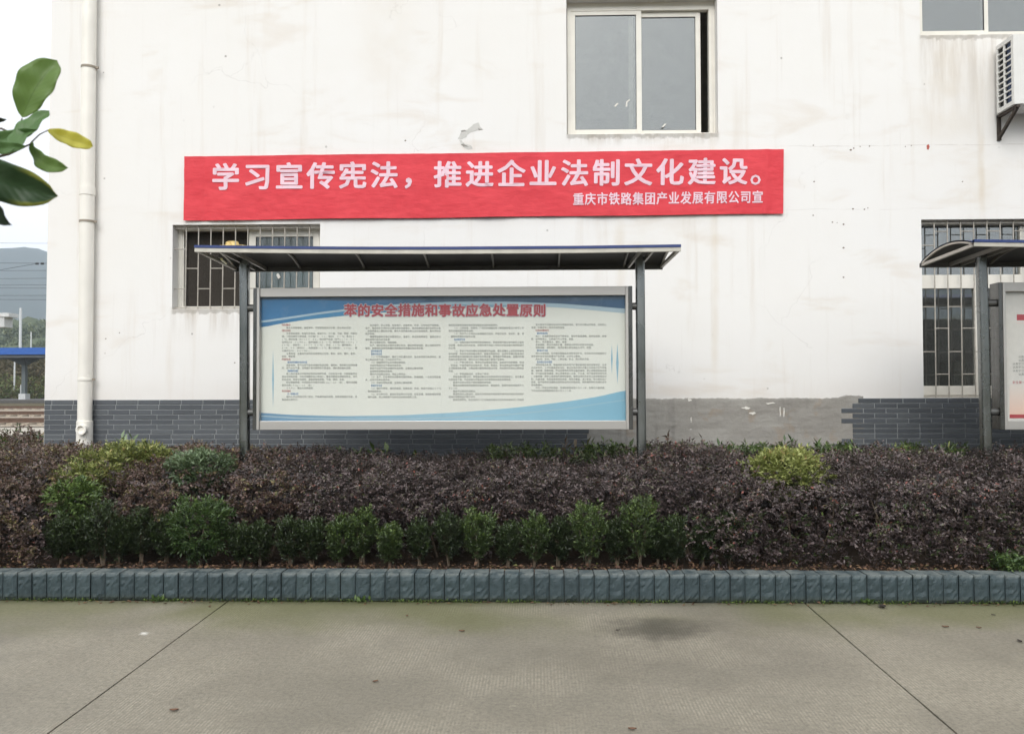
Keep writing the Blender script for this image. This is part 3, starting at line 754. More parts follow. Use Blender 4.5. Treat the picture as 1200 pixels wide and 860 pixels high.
YC = 7.40
def case(label, cx_posts, roof_x, case_x, case_z, zroof, ground=.1):
    """cx_posts: (top point, bottom point) per post; roof_x: front left/right; case box"""
    t = thing('notice_case', label, 'notice board', 'roofed notice cases in the hedge')
    yf, yb = 6.93, 7.86
    x0, x1 = roof_x; zf, zb_ = zroof
    def lift(x):      # the front edge is bent up a little at its ends
        u = (x-x0)/(x1-x0); return .030*max(0, 1-u/.55)**1.6 + .008*max(0, (u-.8)/.2)
    L_ = x1-x0
    def arch(x, v, off=0):
        y = yf+(yb-yf)*v; z = zf+lift(x)*(1-v)+(zb_-zf)*v + .085*4*v*(1-v)
        return (x, y, z+off)
    MB().grid(lambda u, v: arch(x0+L_*u, v, .020), 24, 14).grid(lambda u, v: arch(x0+L_*u, v, .012), 24, 14).obj('roof_sheet', M['blue'], t, True)
    m = MB().grid(lambda u, v: arch(x0+L_*u, v, .004), 24, 14); m.obj('roof_lining', M['under'], t, True)
    n = 24
    for nm, mat, ya, ybb, za, zb2 in (('fascia', M['fascia'], -.020, .012, -.022, .012), ('sheet_edge', M['blue'], -.026, .006, .0125, .036)):
        MB().grid(lambda u, v: (x0-.004+(L_+.008)*u, yf+[ya,ya,ybb,ybb,ya][round(v*4)], zf+lift(x0+L_*u)+[za,zb2,zb2,za,za][round(v*4)]), n, 4).obj(nm, mat, t)
    MB().box(x0, x1, yb-.02, yb+.02, zb_-.030, zb_+.012).obj('rear_beam', M['under'], t)
    for xe in (x0, x1):
        s_ = 1 if xe == x0 else -1
        MB().bar((xe+s_*.014, yf, zf+lift(xe)-.006), (xe+s_*.014, yb, zb_-.006), .028, .028).obj('end_chord', M['fascia'], t)
        pts = [arch(xe+s_*.010, k/12, 0) for k in range(13)]
        m = MB()
        for a_, b_ in zip(pts[:-1], pts[1:]): m.bar(a_, b_, .02, .016)
        m.obj('end_arch', M['fascia'], t)
    # curved ribs under the sheet
    for k in range(1, 7):
        xr = x0 + L_*k/6.63 + .02
        if xr > x1-.1: continue
        pts = [arch(xr, .03+.94*j/12, -.010) for j in range(13)]; m = MB()
        for a_, b_ in zip(pts[:-1], pts[1:]): m.bar(a_, b_, .016, .022)
        m.obj('roof_rib', M['beam'], t)
    for (pt, pb) in cx_posts:
        pt = Vector(pt); pb = Vector(pb)
        m = MB(); square_post(m, Vector((pb.x, pb.y, ground)), pt, .084); po = m.obj('post', M['post'], t, True)
        for s_ in (-1, 1):
            MB().bar((pt.x+s_*.052, yf+.02, zf+lift(pt.x)-.004), (pt.x+s_*.052, yb-.02, zb_-.004), .018, .036).obj('roof_arm', M['beam'], t)
    # case: body, aluminium frame, back, glass
    a, b = case_x; c, d = case_z; ya, yb3 = YC-.055, YC+.085
    fw = 10.3/F*YC
    MB().box(a+.035, b-.035, yb3-.02, yb3, c+.01, d-.01).obj('back_panel', M['alu_d'], t)
    MB().box(a+.062, b-.040, ya+.006, yb3-.021, d-fw, d).obj('top_rail', M['alu'], t, bevel=.003)
    MB().box(a+.062, b-.040, ya+.006, yb3-.021, c, c+fw).obj('bottom_rail', M['alu'], t, bevel=.003)
    for xs_, w_ in ((a, .036), (a+.0365, .025), (b-.0365, .036), (b-.064, .026)):
        s_ = .0 if w_ == .036 else -.006
        MB().box(xs_, xs_+w_, ya+s_, yb3-(0 if w_ == .036 else .022), c+.0005, d+.0005).obj('side_profile', M['alu_d'] if w_ == .036 else M['alu'], t, bevel=.003)
    MB().box(a+.062, b-.064, ya+.034, ya+.038, c+fw-.004, d-fw+.004).obj('glass_pane', M['caseglass'], t)
    for z_ in (c+.16, d-.18):
        for i_, (pt, pb) in enumerate(cx_posts):
            tt = (z_-pb[2])/(pt[2]-pb[2]); px_ = pb[0]+(pt[0]-pb[0])*tt
            if px_ < a: MB().tube([(px_+.03, YC, z_), (a+.002, YC, z_)], .034, 14).obj('bracket', M['darkmetal'], t, True)
            elif px_ > b: MB().tube([(b-.002, YC, z_), (px_-.03, YC, z_)], .034, 14).obj('bracket', M['darkmetal'], t, True)
    return t
c1x = (X(296.5, YC-.05, 420), X(741.5, YC-.05, 420)); c1z = (Z(503.5, YC-.055, 520), Z(336.5, YC-.055, 520))
zf = Z(297, 6.91, 560)+.022; zbk = Z(317, 7.86, 560)+.03
P1 = ((at(286.8, 300, YC), at(287.2, 550, YC)), (at(749.8, 300, YC), at(752, 550, YC)))
ztop = zf+.02
def fixtop(p): return (Vector((p[0].x, YC, ztop)), Vector((p[1].x, YC, p[1].z)))
case1 = case('long roofed notice case in front of the wall with a blue and white safety poster', [fixtop(p) for p in P1], (X(228.5, 6.91, 292), X(797.5, 6.91, 292)), c1x, c1z, (zf, zbk))
zf2 = Z(292.5, 6.91, 1170)+.022; zbk2 = Z(312, 7.86, 1130)+.02
c2a = X(1171.0, YC-.05, 420)
P2 = (at(1150, 320, YC), at(1157, 540, YC))
p2 = fixtop(P2); p2[0].z = zf2+.02
rx0 = X(1142, 6.91, 292)
off = c1x[1]-c1x[0]
q2 = (Vector((p2[0].x+off+.2, YC, p2[0].z)), Vector((p2[0].x+off+.2, YC, p2[1].z)))
case2 = case('second roofed notice case at the right edge with a white and red poster', [p2, q2], (rx0, rx0+X(797.5,6.91)-X(228.5,6.91)), (c2a, c2a+off), (Z(503.5, YC-.055, 1180), Z(331, YC-.055, 1180)), (zf2, zbk2))

# small lamp on the left arm and a clump of straw on the roof
lamp = thing('tube_lamp', 'small pale yellow lamp tube under the left end of the long notice roof', 'lamp')
la, lb = at(259.5, 300, 7.20), at(265, 305, 7.42)
for v in (la, lb): v.z -= .03
MB().tube([la, lb], .011, 10).obj('tube', plain('yellowed_lamp_tube', lin(250,246,190), .3, var=.03), lamp, True)
MB().bar(la+Vector((0,0,.02))-(lb-la)*.15, lb+Vector((0,0,.02))+(lb-la)*.15, .03, .014).obj('lamp_base', M['under'], lamp)
sp = Vector((X(272, 9.41, 287), 9.41, Z(285, 9.41)))
hat = thing('straw_hat', 'straw coloured hat tucked behind the bars of the half open window', 'hat')
prof = [(.0,.085),(.05,.082),(.075,.06),(.08,.02),(.085,0),(.14,-.008),(.19,-.02),(.188,-.026),(.14,-.014),(.08,-.008)]
mm = MB(); n = 28
mm.add([(sp.x+r_*math.cos(2*PI*j/n), sp.y+.2*r_*math.sin(2*PI*j/n), sp.z+.002+z_*.55) for r_, z_ in prof for j in range(n)],
       [(i*n+j, i*n+(j+1) % n, (i+1)*n+(j+1) % n, (i+1)*n+j) for i in range(len(prof)-1) for j in range(n)])
q = NM('woven_straw', .8); q.col(q.ramp(q.noise(40, 4), [(.3, lin(190,155,80)), (.7, lin(250,228,165))])); mm.obj('hat_body', q.m, hat, True)
MB().bar((sp.x-.14, YW+.055, sp.z-.022), (sp.x+.14, YW+.055, sp.z-.022), .012, .012).obj('hat_string', M['stem'], hat)

# -- poster of the long case
YPP = YC-.004
def on1(px, py, lay=0): p = at(px, py, YPP); return Vector((p.x, YPP-.0008*lay, p.z))
poster = thing('poster', 'blue and white benzene safety poster behind the glass of the long case', 'poster')
x0p, x1p = c1x[0]+.055, c1x[1]-.055; z0p, z1p = c1z[0]+.06, c1z[1]-.06
MB().box(x0p, x1p, YPP, YPP+.003, z0p, z1p).obj('paper', M['paper'], poster)
def zone(name, mat, top, botm, lay, n=48):
    """print zone between two curves given as photo x -> photo y"""
    m = MB(); m.grid(lambda u, v: on1(306+(734-306)*u, top(306+428*u)*(v)+botm(306+428*u)*(1-v), lay), n, 4); return m.obj(name, mat, poster)
def interp(pts): return lambda x: float(np.interp(x, [p[0] for p in pts], [p[1] for p in pts]))
sm = lambda pts: (lambda f: (lambda x: (f(x-8)+f(x)+f(x+8)+f(x-4)+f(x+4))/5))(interp(pts))
topc = lambda x: 345.5
wave1 = sm([(306,384),(330,379),(360,374.5),(400,370.5),(440,367),(500,363),(560,360.5),(620,359.5),(680,360),(734,364)])
wave2 = sm([(306,377),(340,372),(380,366),(420,361.5),(470,357),(530,354.5),(600,354.5),(660,357),(700,360),(734,363)])
M['wave_a'] = grad('poster_blue_left', 0, on1(306,0).x, on1(734,0).x, [(0, lin(44,110,160)), (.12, lin(58,132,180)), (.35, lin(70,138,180)), (.55, lin(120,160,184)), (1, lin(150,180,196))])
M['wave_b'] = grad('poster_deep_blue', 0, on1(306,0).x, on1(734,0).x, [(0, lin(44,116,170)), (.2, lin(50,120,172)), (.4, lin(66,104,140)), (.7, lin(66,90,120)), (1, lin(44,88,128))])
zone('light_blue_wave', M['wave_a'], topc, wave1, 1)
zone('pale_wave', grad('poster_pale_line', 0, 0, 1, [(0, lin(170,196,212)), (1, lin(180,200,212))], False), lambda x: wave2(x)-.9, lambda x: wave2(x)+1.6+max(0,(x-450)/100), 2)
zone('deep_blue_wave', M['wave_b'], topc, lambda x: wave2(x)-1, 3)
zone('top_shadow_strip', grad('poster_top_shadow', 0, on1(306,0).x, on1(734,0).x, [(0, lin(50,84,118)), (.5, lin(62,84,108)), (1, lin(62,88,116))]), topc, lambda x: 351.5+1.5*math.exp(-((x-570)/120)**2)+.8*math.sin(x*.05), 4)  # canopy and frame shadow put into the print as a dark top band
botc = lambda x: 495.5
M['wave_c'] = grad('poster_bottom_blue', 0, on1(306,0).x, on1(734,0).x, [(0, lin(104,146,180)), (.3, lin(150,184,204)), (.6, lin(158,200,220)), (1, lin(130,184,210))], False)
wb = sm([(306,483.5),(340,486),(400,487.5),(470,486.5),(540,483),(600,478),(660,471),(700,465),(734,457)])
wb2 = sm([(306,487),(350,489.5),(420,491),(480,490.5),(540,488.5),(600,485),(660,479),(734,468)])
zone('bottom_blue_wave', M['wave_c'], wb, botc, 1)
zone('bottom_pale_wave', grad('poster_bottom_pale', 0, on1(306,0).x, on1(734,0).x, [(0, lin(170,192,206)), (.6, lin(170,200,214)), (1, lin(150,192,212))], False), lambda x: wb2(x)-.3, lambda x: wb2(x)+1.0, 2)
for (xa, xb, ya_, yb_) in ((319, 321, 410, 478), (716, 718, 404, 438), (722, 725, 402, 450)):
    m = MB(); m.add([on1((xa+xb)/2, ya_, 1), on1(xa, (ya_+yb_)/2, 1), on1((xa+xb)/2, yb_, 1), on1(xb, (ya_+yb_)/2, 1)], [(0,1,2,3)]); m.obj('blue_streak', flat_print('poster_sky_streak', lin(150,190,214)), poster)
def text_px(name, items, mat, parent, lay, bold=0, fn=on1, res=1, ring_n=5):
    m = MB(); k = 0
    for ch, cx, cy_, sw, sh in items:
        if ch in ' 　': continue
        V, Fc = glyph(ch, res)
        offs = [(0, 0)] + ([(bold*math.cos(2*PI*i/ring_n), bold*math.sin(2*PI*i/ring_n)) for i in range(ring_n)] if bold else [])
        for j, (ox, oy) in enumerate(offs):
            m.add([fn(cx+(x-.5+ox)*sw, cy_-(y-.38+oy)*sh, lay+.06*j) for x, y in V], Fc)
    return m.obj(name, mat, parent)
tt = '苯的安全措施和事故应急处置原则'
it = [(c, 410.8+15.83*i, 363.6+.25*math.sin(i), 15.2, 15.2) for i, c in enumerate(tt)]
text_px('title_glow', it, M['ink_pink'], poster, 5, .085, res=1, ring_n=8)
text_px('title', it, M['ink_red'], poster, 6, .035, res=2, ring_n=6)
TXT = [('r','特别警示'),('k','　　确认人类致癌物；易燃液体，不得使用直流水扑救（用水灭火无效）。'),
('r','理化特性'),('k','　　无色透明液体，有强烈芳香味。微溶于水，与乙醇、乙醚、丙酮、四氯化碳、二硫化碳和乙酸混溶。分子量78.11，熔点5.51℃，沸点80.1℃，相对密度（水=1）0.88，相对蒸气密度（空气=1）2.77，临界压力4.92MPa，临界温度288.9℃，饱和蒸气压10kPa（20℃），折射率1.4979（25℃），闪点-11℃，爆炸极限1.2%～8.0%（体积比），自燃温度560℃，最小点火能0.20mJ，最大爆炸压力0.880MPa。'),('k','　　主要用途：主要用作溶剂及合成苯的衍生物、香料、染料、塑料、医药、炸药、橡胶等。'),
('r','危害信息'),('b','　　【燃烧和爆炸危险性】'),('k','　　高度易燃，蒸气与空气能形成爆炸性混合物，遇明火、高热能引起燃烧爆炸。蒸气比空气重，沿地面扩散并易积存于低洼处，遇火源会着火回燃。'),
('b','　　【健康危害】'),('k','　　吸入高浓度苯对中枢神经系统有麻醉作用，引起急性中毒；长期接触苯对造血系统有损害，引起白细胞和血小板减少，重者导致再生障碍性贫血。可引起白血病。具有生殖毒性。皮肤损害有脱脂、干燥、皲裂、皮炎。'),('k','　　职业接触限值：时间加权平均容许浓度6mg/m3（皮），短时间接触容许浓度10mg/m3（皮）。'),('k','　　ＩＡＲＣ：确认人类致癌物。'),
('r','安全措施'),('b','　　【一般要求】'),('k','　　操作人员必须经过专门培训，严格遵守操作规程，熟练掌握操作技能，具备应急处置知识。'),
('c',''),('k','　　密闭操作，防止泄漏，加强通风。远离火种、热源，工作场所严禁吸烟。生产、使用及贮存场所应设置泄漏检测报警仪，使用防爆型的通风系统和设备，配备两套以上重型防护服。操作人员佩戴自吸过滤式防毒面具，戴化学安全防护眼镜。'),
('k','　　储罐等容器和设备应设置液位计、温度计，并应装有带液位、温度远传记录和报警功能的安全装置。'),('k','　　禁止与强氧化剂、强酸接触。'),('k','　　生产、储存区域应设置安全警示标志。搬运时轻装轻卸，防止钢瓶及附件破损。配备相应品种和数量的消防器材及泄漏应急处理设备。'),
('b','　　【特殊要求】'),('b','　　【操作安全】'),('k','　　（１）打开苯容器时，确定工作区通风良好，且无火花或引火源存在；避免让释出的蒸气进入工作区的空气中。'),('k','　　（２）接触苯的作业人员要定期体检。'),('k','　　充装时使用万向节管道充装系统。'),('k','　　苯蒸气与空气可形成爆炸性混合物，注意防止静电积聚。'),('k','　　设备检修前要彻底置换。'),('k','　　操作人员应经过培训，持证上岗作业。'),('k','　　（３）生产、贮存苯的车间要有可靠的防火、防爆措施。一旦发生物品着火，应用干粉灭火器灭火。'),('k','　　（４）充装时控制流速，注意防止静电积聚。'),
('b','　　【储存安全】'),('k','　　（１）储存于阴凉、通风的库房。远离火种、热源。库温不宜超过３７℃，保持容器密封。'),('k','　　（２）应与氧化剂、食用化学品等分开存放，切忌混储。采用防爆型照明、通风设施。禁止使用易产生火花的机械设备和工具。'),
('c',''),('k','储存区应备有泄漏应急处理设备和合适的收容材料。'),('k','　　（３）注意防雷、防静电，厂房内的储罐应按《建筑物防雷设计规范》的规定设置防雷防静电设施。'),('k','　　（４）每天不少于两次对各储罐进行巡检，并做好记录，发现跑、冒、滴、漏等隐患要及时联系处理。'),
('b','　　【运输安全】'),('k','　　（１）运输车辆应有危险货物运输标志、安装具有行驶记录功能的卫星定位装置。未经公安机关批准，运输车辆不得进入危险化学品运输车辆限制通行的区域。'),('k','　　（２）苯装于专用的槽车或铁路罐车内运输，槽车或罐车上应安装防静电接地装置；用其他包装容器运输时，容器须用盖密封。运送苯车辆应配备相应品种和数量的消防器材及泄漏应急处理设备。夏季最好早晚运输。运输时所用的槽车应有接地链，槽内可设孔隔板以减少震荡产生静电。'),('k','　　（３）严禁与氧化剂、食用化学品等混装混运。运输途中应防曝晒、雨淋，防高温。中途停留时应远离火种、热源、高温区。装运该物品的车辆排气管必须配备阻火装置。公路运输时要按规定路线行驶，勿在居民区和人口稠密区停留。'),
('k','　　（４）苯管道输送时，注意以下事项：'),('k','　　苯管道架空敷设时，苯管道应敷设在非燃烧体的支架或栈桥上。在已敷设的苯管道下面，不应修建与苯管道无关的建筑物和堆放易燃物品。'),('k','　　管道不应穿过非生产苯所使用的建筑物。'),('k','　　管道消除静电接地装置和防雷接地线，单独接地。防雷的接地电阻值不大于１０Ω。'),('k','　　管道不应靠近热源敷设。'),('k','　　管道采用地上敷设时，应在人员活动较多和易遭车辆冲击的地段采取保护措施并设置明显的警示标志。'),('k','　　管道外壁颜色、标志应执行《工业管道的基本识别色和安全标识》的规定。'),
('c',''),('k','　　室内管道不应敷设在地沟中或直接埋地，室外地沟敷设的管道，应有防止泄漏、积聚或窜入其他沟道的措施。'),
('r','　　应急处置原则'),('b','　　【急救措施】'),('k','　　吸入：迅速脱离现场至空气新鲜处。保持呼吸道通畅。如呼吸困难，给输氧。如呼吸停止，立即进行人工呼吸。就医。'),('k','　　食入：饮足量温水，催吐。就医。'),('k','　　皮肤接触：脱去污染的衣着，用肥皂水和清水彻底冲洗皮肤。'),('k','　　眼睛接触：提起眼睑，用流动清水或生理盐水冲洗。就医。'),
('b','　　【灭火方法】'),('k','　　喷水冷却容器，尽可能将容器从火场移至空旷处。处在火场中的容器若已变色或从安全泄压装置中产生声音，必须马上撤离。'),('k','　　灭火剂：泡沫、干粉、二氧化碳、砂土。用水灭火无效。'),
('b','　　【泄漏应急处置】'),('k','　　消除所有点火源。根据液体流动和蒸气扩散的影响区域划定警戒区，无关人员从侧风、上风向撤离至安全区。建议应急处理人员戴正压自给式空气呼吸器，穿防毒、防静电服。作业时使用的所有设备应接地。禁止接触或跨越泄漏物。尽可能切断泄漏源。防止泄漏物进入水体、下水道、地下室或密闭性空间。小量泄漏：用砂土或其他不燃材料吸收。使用洁净的无火花工具收集吸收材料。大量泄漏：构筑围堤或挖坑收容。用泡沫覆盖，减少蒸发。喷水雾能减少蒸发，但不能降低泄漏物在受限制空间内的易燃性。用防爆泵转移至槽车或专用收集器内。'),('k','　　作为一项紧急预防措施，泄漏隔离距离至少为５０米。如果为大量泄漏，下风向的初始疏散距离应至少为３００米。')]
colx = [330.3, 428.2, 525.6, 622.4]; NC = 34; PX = 2.60; LY = 3.36
items = {'r': [], 'k': [], 'b': []}
ci, row = 0, 0
y0s = [380.8, 381.2, 381.0, 380.5]
for kind, s in TXT:
    if kind == 'c': ci += 1; row = 0; continue
    lines_ = [s[i:i+NC] for i in range(0, len(s), NC)]
    for ln in lines_:
        for j, ch in enumerate(ln):
            items[kind].append((ch, colx[ci]+PX*(j+.5), y0s[ci]+LY*row, 2.55 if kind == 'k' else 2.9, 2.6))
        row += 1
for kind, nm in (('k', 'body_text'), ('r', 'red_heading'), ('b', 'blue_heading')):
    text_px(nm, items[kind], {'k': M['ink'], 'r': M['ink_red'], 'b': M['ink_b']}[kind], poster, 2.5, 0)

# -- poster of the second case
poster2 = thing('poster', 'white and pink poster with a red block behind the glass of the right hand case', 'poster')
def on2(px, py, lay=0): return on1(px, py, lay)
xa = c2a+.055
MB().box(xa, c2a+off-.055, YPP, YPP+.003, Z(500, YPP, 1190), Z(341, YPP, 1190)).obj('paper', flat_print('white_poster_paper', lin(216,212,208)), poster2)
def quad2(nm, mat, px0, px1, py0, py1, lay=1):
    MB().add([on2(px0, py1, lay), on2(px1, py1, lay), on2(px1, py0, lay), on2(px0, py0, lay)], [(0,1,2,3)]).obj(nm, mat, poster2)
quad2('red_block', M['ink_red'], 1191.5, 1262, 368.5, 375.5)
quad2('red_line', M['ink_red'], 1183, 1500, 485.5, 490)
zp = grad('pink_foot_print', 2, Z(486, YPP), Z(448, YPP), [(0, lin(232,196,180)), (1, lin(216,212,208))], False)
quad2('pink_field', zp, 1183, 1500, 450, 485.5)
quad2('thin_line', flat_print('faint_pink_line', lin(226,196,192)), 1191, 1400, 378.3, 379)
text_px('body_text', [(c, 1188+3.4*j+(6.8 if r_ in (0, 1, 5) else 0), 418+4.1*r_, 3.2, 3.2) for r_ in range(6) for j, c in enumerate('认真学习安全知识严格遵守操作规程做好个人防护')], M['ink'], poster2, 2)
text_px('red_heading', [(c, 1188+3.8*j, 448, 3.6, 3.6) for j, c in enumerate('安全第一')], M['ink_red'], poster2, 2)

# ------------------------------------------------------------------ outdoor unit
ac = thing('air_conditioner_unit', 'white outdoor air conditioner unit on brackets under the upper right window', 'air conditioner')
M['acw'] = plain('unit_white_enamel', lin(222,221,216), .4, var=.04)
M['acb'] = plain('unit_fin_blue', lin(70,84,112), .5, .3); M['acd'] = plain('unit_dark_inside', (.03,.03,.03), .7)
M['iron'] = plain('rusty_iron_bracket', (.06,.045,.035), .7, .3)
ay1, ay0 = YW-.06, YW-.06-.33
axl = X(1167.5, ay1, 100); az0 = Z(134, ay1, 1168); az1 = Z(55, ay1, 1168); axr = axl+.86
m = MB(); m.box(axl+.02, axr, ay0+.004, ay1, az0, az0+.03).box(axl+.02, axr, ay0+.004, ay1, az1-.03, az1).box(axr-.02, axr, ay0+.004, ay1, az0+.03, az1-.03).box(axl+.02, axr-.02, ay1-.01, ay1, az0+.03, az1-.03)
m.obj('casing', M['acw'], ac, bevel=.006)
# left side: slotted cheek
fr = MB(); fr.box(axl, axl+.02, ay0, ay0+.045, az0, az1).box(axl, axl+.02, ay1-.03, ay1, az0, az1)
fr.box(axl, axl+.02, ay0+.045, ay1-.03, az0, az0+.05).box(axl, axl+.02, ay0+.045, ay1-.03, az1-.05, az1)
ym = ay1-.15; fr.box(axl, axl+.02, ym-.012, ym+.012, az0+.05, az1-.05); fr.obj('side_cheek', M['acw'], ac, bevel=.003)
for k in range(10):
    z_ = az0+.05+(az1-az0-.10)*(k+.5)/10
    if k: MB().bar((axl+.010, ay0+.046, z_-(az1-az0-.10)/20), (axl+.010, ay1-.031, z_-(az1-az0-.10)/20), .016, .014).obj('slat', M['acw'], ac)
MB().box(axl+.03, axl+.045, ay0+.05, ym-.012, az0+.05, az1-.05).obj('fin_block', M['acb'], ac)
MB().box(axl+.03, axl+.045, ym-.011, ay1-.031, az0+.05, az1-.05).obj('inner_shield', M['acd'], ac)
# front: frame with round grille
cxg, czg, rg = axl+.50, (az0+az1)/2, .25; n = 40
m = MB(); sq = []
for j in range(n):
    t = 2*PI*j/n+PI/n*0; cx_, cz_ = math.cos(t), math.sin(t); s_ = 1/max(abs(cx_)/1, abs(cz_)/1)
    hx = (cxg-axl-.055 if cx_ < 0 else axr-cxg-.012); sq.append((cxg+max(-1, min(1, cx_*s_))*hx, czg+max(-1, min(1, cz_*s_))*(az1-az0)/2*.985))
m.add([(x_, ay0-.002, z_) for x_, z_ in sq] + [(cxg+rg*math.cos(2*PI*j/n), ay0-.002, czg+rg*math.sin(2*PI*j/n)) for j in range(n)] + [(cxg+rg*math.cos(2*PI*j/n), ay0+.04, czg+rg*math.sin(2*PI*j/n)) for j in range(n)],
      [(j, (j+1) % n, n+(j+1) % n, n+j) for j in range(n)] + [(n+j, n+(j+1) % n, 2*n+(j+1) % n, 2*n+j) for j in range(n)])
m.obj('front_panel', M['acw'], ac)
MB().box(axl+.001, axl+.062, ay0-.003, ay0+.003, az0, az1).obj('front_edge', M['acw'], ac, bevel=.002)
m = MB()
for k in range(1, 9): m.tube([(cxg+rg*k/8.2*math.cos(2*PI*j/32), ay0-.008, czg+rg*k/8.2*math.sin(2*PI*j/32)) for j in range(33)], .003, 5, False)
for k in range(8): m.tube([(cxg, ay0-.008, czg), (cxg+rg*math.cos(PI*k/4), ay0-.006, czg+rg*math.sin(PI*k/4))], .004, 5)
m.obj('fan_guard', M['acw'], ac)
MB().box(cxg-rg, cxg+rg, ay0+.10, ay0+.11, czg-rg, czg+rg).obj('fan_plenum', M['acd'], ac)
m = MB()
for k in range(3):
    a_ = 2*PI*k/3
    m.grid(lambda u, v: (cxg+(.05+.19*u)*math.cos(a_+v*1.2), ay0+.05+.05*v, czg+(.05+.19*u)*math.sin(a_+v*1.2)), 4, 5)
m.obj('fan_blade', M['acd'], ac, True)
for xb_ in (axl+.05, axr-.12):
    br = MB(); br.bar((xb_, YW-.012, az0-.005), (xb_, YW-.012, az0-.29), .04, .024, (0,1,0)).bar((xb_, YW, az0-.016), (xb_, ay0+.0, az0-.016), .04, .03).bar((xb_, YW-.02, az0-.26), (xb_, ay0+.03, az0-.03), .03, .03)
    br.obj('bracket', M['iron'], ac)

# ------------------------------------------------------------------ hedge and shrubs
def hz(x):      # local crest height of the hedge
    px = x/7.3*F+622
    return float(np.interp(px, [-200,0,60,150,240,340,450,600,690,760,800,870,960,1010,1100,1200,1400], [.90,.91,.88,.90,.88,.90,.83,.81,.80,.87,.93,.89,.89,.87,.89,.87,.87]))
def prof_pt(s, x, low):
    # front foot -> shoulder -> back; s in 0..1
    zb_ = .22 if low else .50
    P = [(6.20 if low else 6.44, zb_), (6.17 if low else 6.33, .50 if low else .58), (6.28 if low else 6.42, .70), (6.72, .80), (7.2, .84), (8.0, .80), (9.15, .76)]
    L_ = [0]
    for a_, b_ in zip(P[:-1], P[1:]): L_.append(L_[-1]+math.dist(a_, b_))
    t = s*L_[-1]
    y = np.interp(t, L_, [p[0] for p in P]); z = np.interp(t, L_, [p[1] for p in P])
    return float(y), float(z)
N = 34000
xs = R.uniform(-9.6, 8.4, N); ss = R.uniform(0, 1, N)**1.25
C_ = np.empty((N, 3)); A_ = np.empty((N, 3)); T_ = np.empty(N); keep = np.ones(N, bool)
for i in range(N):
    x = xs[i]; px = x/6.4*F+622; low = px > 815+20*math.sin(i) or px < 75
    y, z = prof_pt(ss[i], x, low)
    hb = hz(x)
    z = z*(1+(hb-.84)/.84*min(1, ss[i]*2.2))
    n1 = fbm(x*1.6, y*1.6, 1, 3); n2 = fbm(x*5, y*5, z*5, 2)
    n3 = fbm(x*3.1+5, y*3.1, z*3, 2); z += (.065*n1+.035*n2+.055*n3+.035*math.exp(-((x-1.35)/.35)**2))*min(1, .35+ss[i]*1.6); y -= (.06*n2+.20*n3+.08*n1)*(1-ss[i])**.7
    z += R.normal(0, .015)-abs(R.normal(0, .05)) if ss[i] > .2 else R.normal(0, .03)
    y += abs(R.normal(0, .05)) if ss[i] < .35 else 0
    C_[i] = (x, y, z)
    out = -1.1*(1-ss[i])**2; A_[i] = (R.normal(0, .8), R.normal(out, .6), abs(R.normal(.35, .35)) if ss[i] > .25 else R.normal(.15, .35))
    T_[i] = .50+.10*n1+.20*n2+.16*n3+R.normal(0, .09)
T_ = np.minimum(T_, .86)
def thin_out(bushes):
    # the hedge grows thinner where another shrub stands in it: x, y, radius in metres
    k = np.ones(N, bool)
    for bx, by, br in bushes:
        k &= ~((np.hypot(C_[:, 0]-bx, (C_[:, 1]-by)*.8) < br) & (R.random(N) < .66))
    return k
kp = thin_out([(X(152,7.4), 7.4, .26), (X(125,7.1), 7.1, .27), (X(106,6.75), 6.7, .24), (X(88,6.4), 6.4, .22), (X(175,7.3), 7.3, .16), (X(237,6.95), 6.9, .28), (X(236,6.3), 6.3, .24), (X(920,7.05), 6.95, .37)])
C_, A_, T_ = C_[kp], A_[kp], T_[kp]; N = len(C_)
red = (C_[:, 0]/C_[:, 1]*F+622 < 300+60*np.sin(C_[:, 1]*9)) & (R.random(N) < .75) 
gmix = (C_[:, 2] < .62) & (C_[:, 0]/C_[:, 1]*F+622 > 800) & (R.random(N) < .22)
hedge = thing('hedge', 'long clipped purple leaved hedge between the kerb and the wall', 'hedge')
stuff(leaves('green_foliage', M['dgreen'], *sprays(C_[gmix], A_[gmix]*.6+[0,-.1,.4], 9, .06, .032, .42, T_[gmix]*0+.6), parent=hedge))
stuff(leaves('purple_foliage', M['purple'], *sprays(C_[~red], A_[~red], 13, .085, .029, .52, T_[~red]), parent=hedge))
stuff(leaves('reddish_foliage', M['purple_red'], *sprays(C_[red], A_[red], 13, .085, .031, .52, T_[red]), parent=hedge))
n = 11000; ci_ = np.stack([R.uniform(-9.6, 8.4, n), R.uniform(6.5, 9.05, n)**1.0, R.uniform(.2, .70, n)], 1)
px_ = ci_[:, 0]/6.4*F+622; ci_[:, 1] = np.where((ci_[:, 2] < .45) & (px_ > 60) & (px_ < 830), np.maximum(ci_[:, 1], 6.55), ci_[:, 1])
stuff(leaves('inner_foliage', M['purple'], *sprays(ci_, R.normal(0, 1, (n, 3)), 8, .12, .055, .6, R.normal(.35, .1, n)), parent=hedge))
# hedge wood
m = MB()
for k in range(420):
    x = random.uniform(-9, 8); y = random.uniform(6.4, 9.0); z1 = .66; p = Vector((x, y, .15)); pts = [p]
    for j in range(3): p = p+Vector((random.gauss(0, .04), random.gauss(0, .04), (z1-.15)/3)); pts.append(p)
    m.tube(pts, [.011, .009, .006, .003], 5, False)
stuff(m.obj('hedge_wood', M['stem'], hedge))
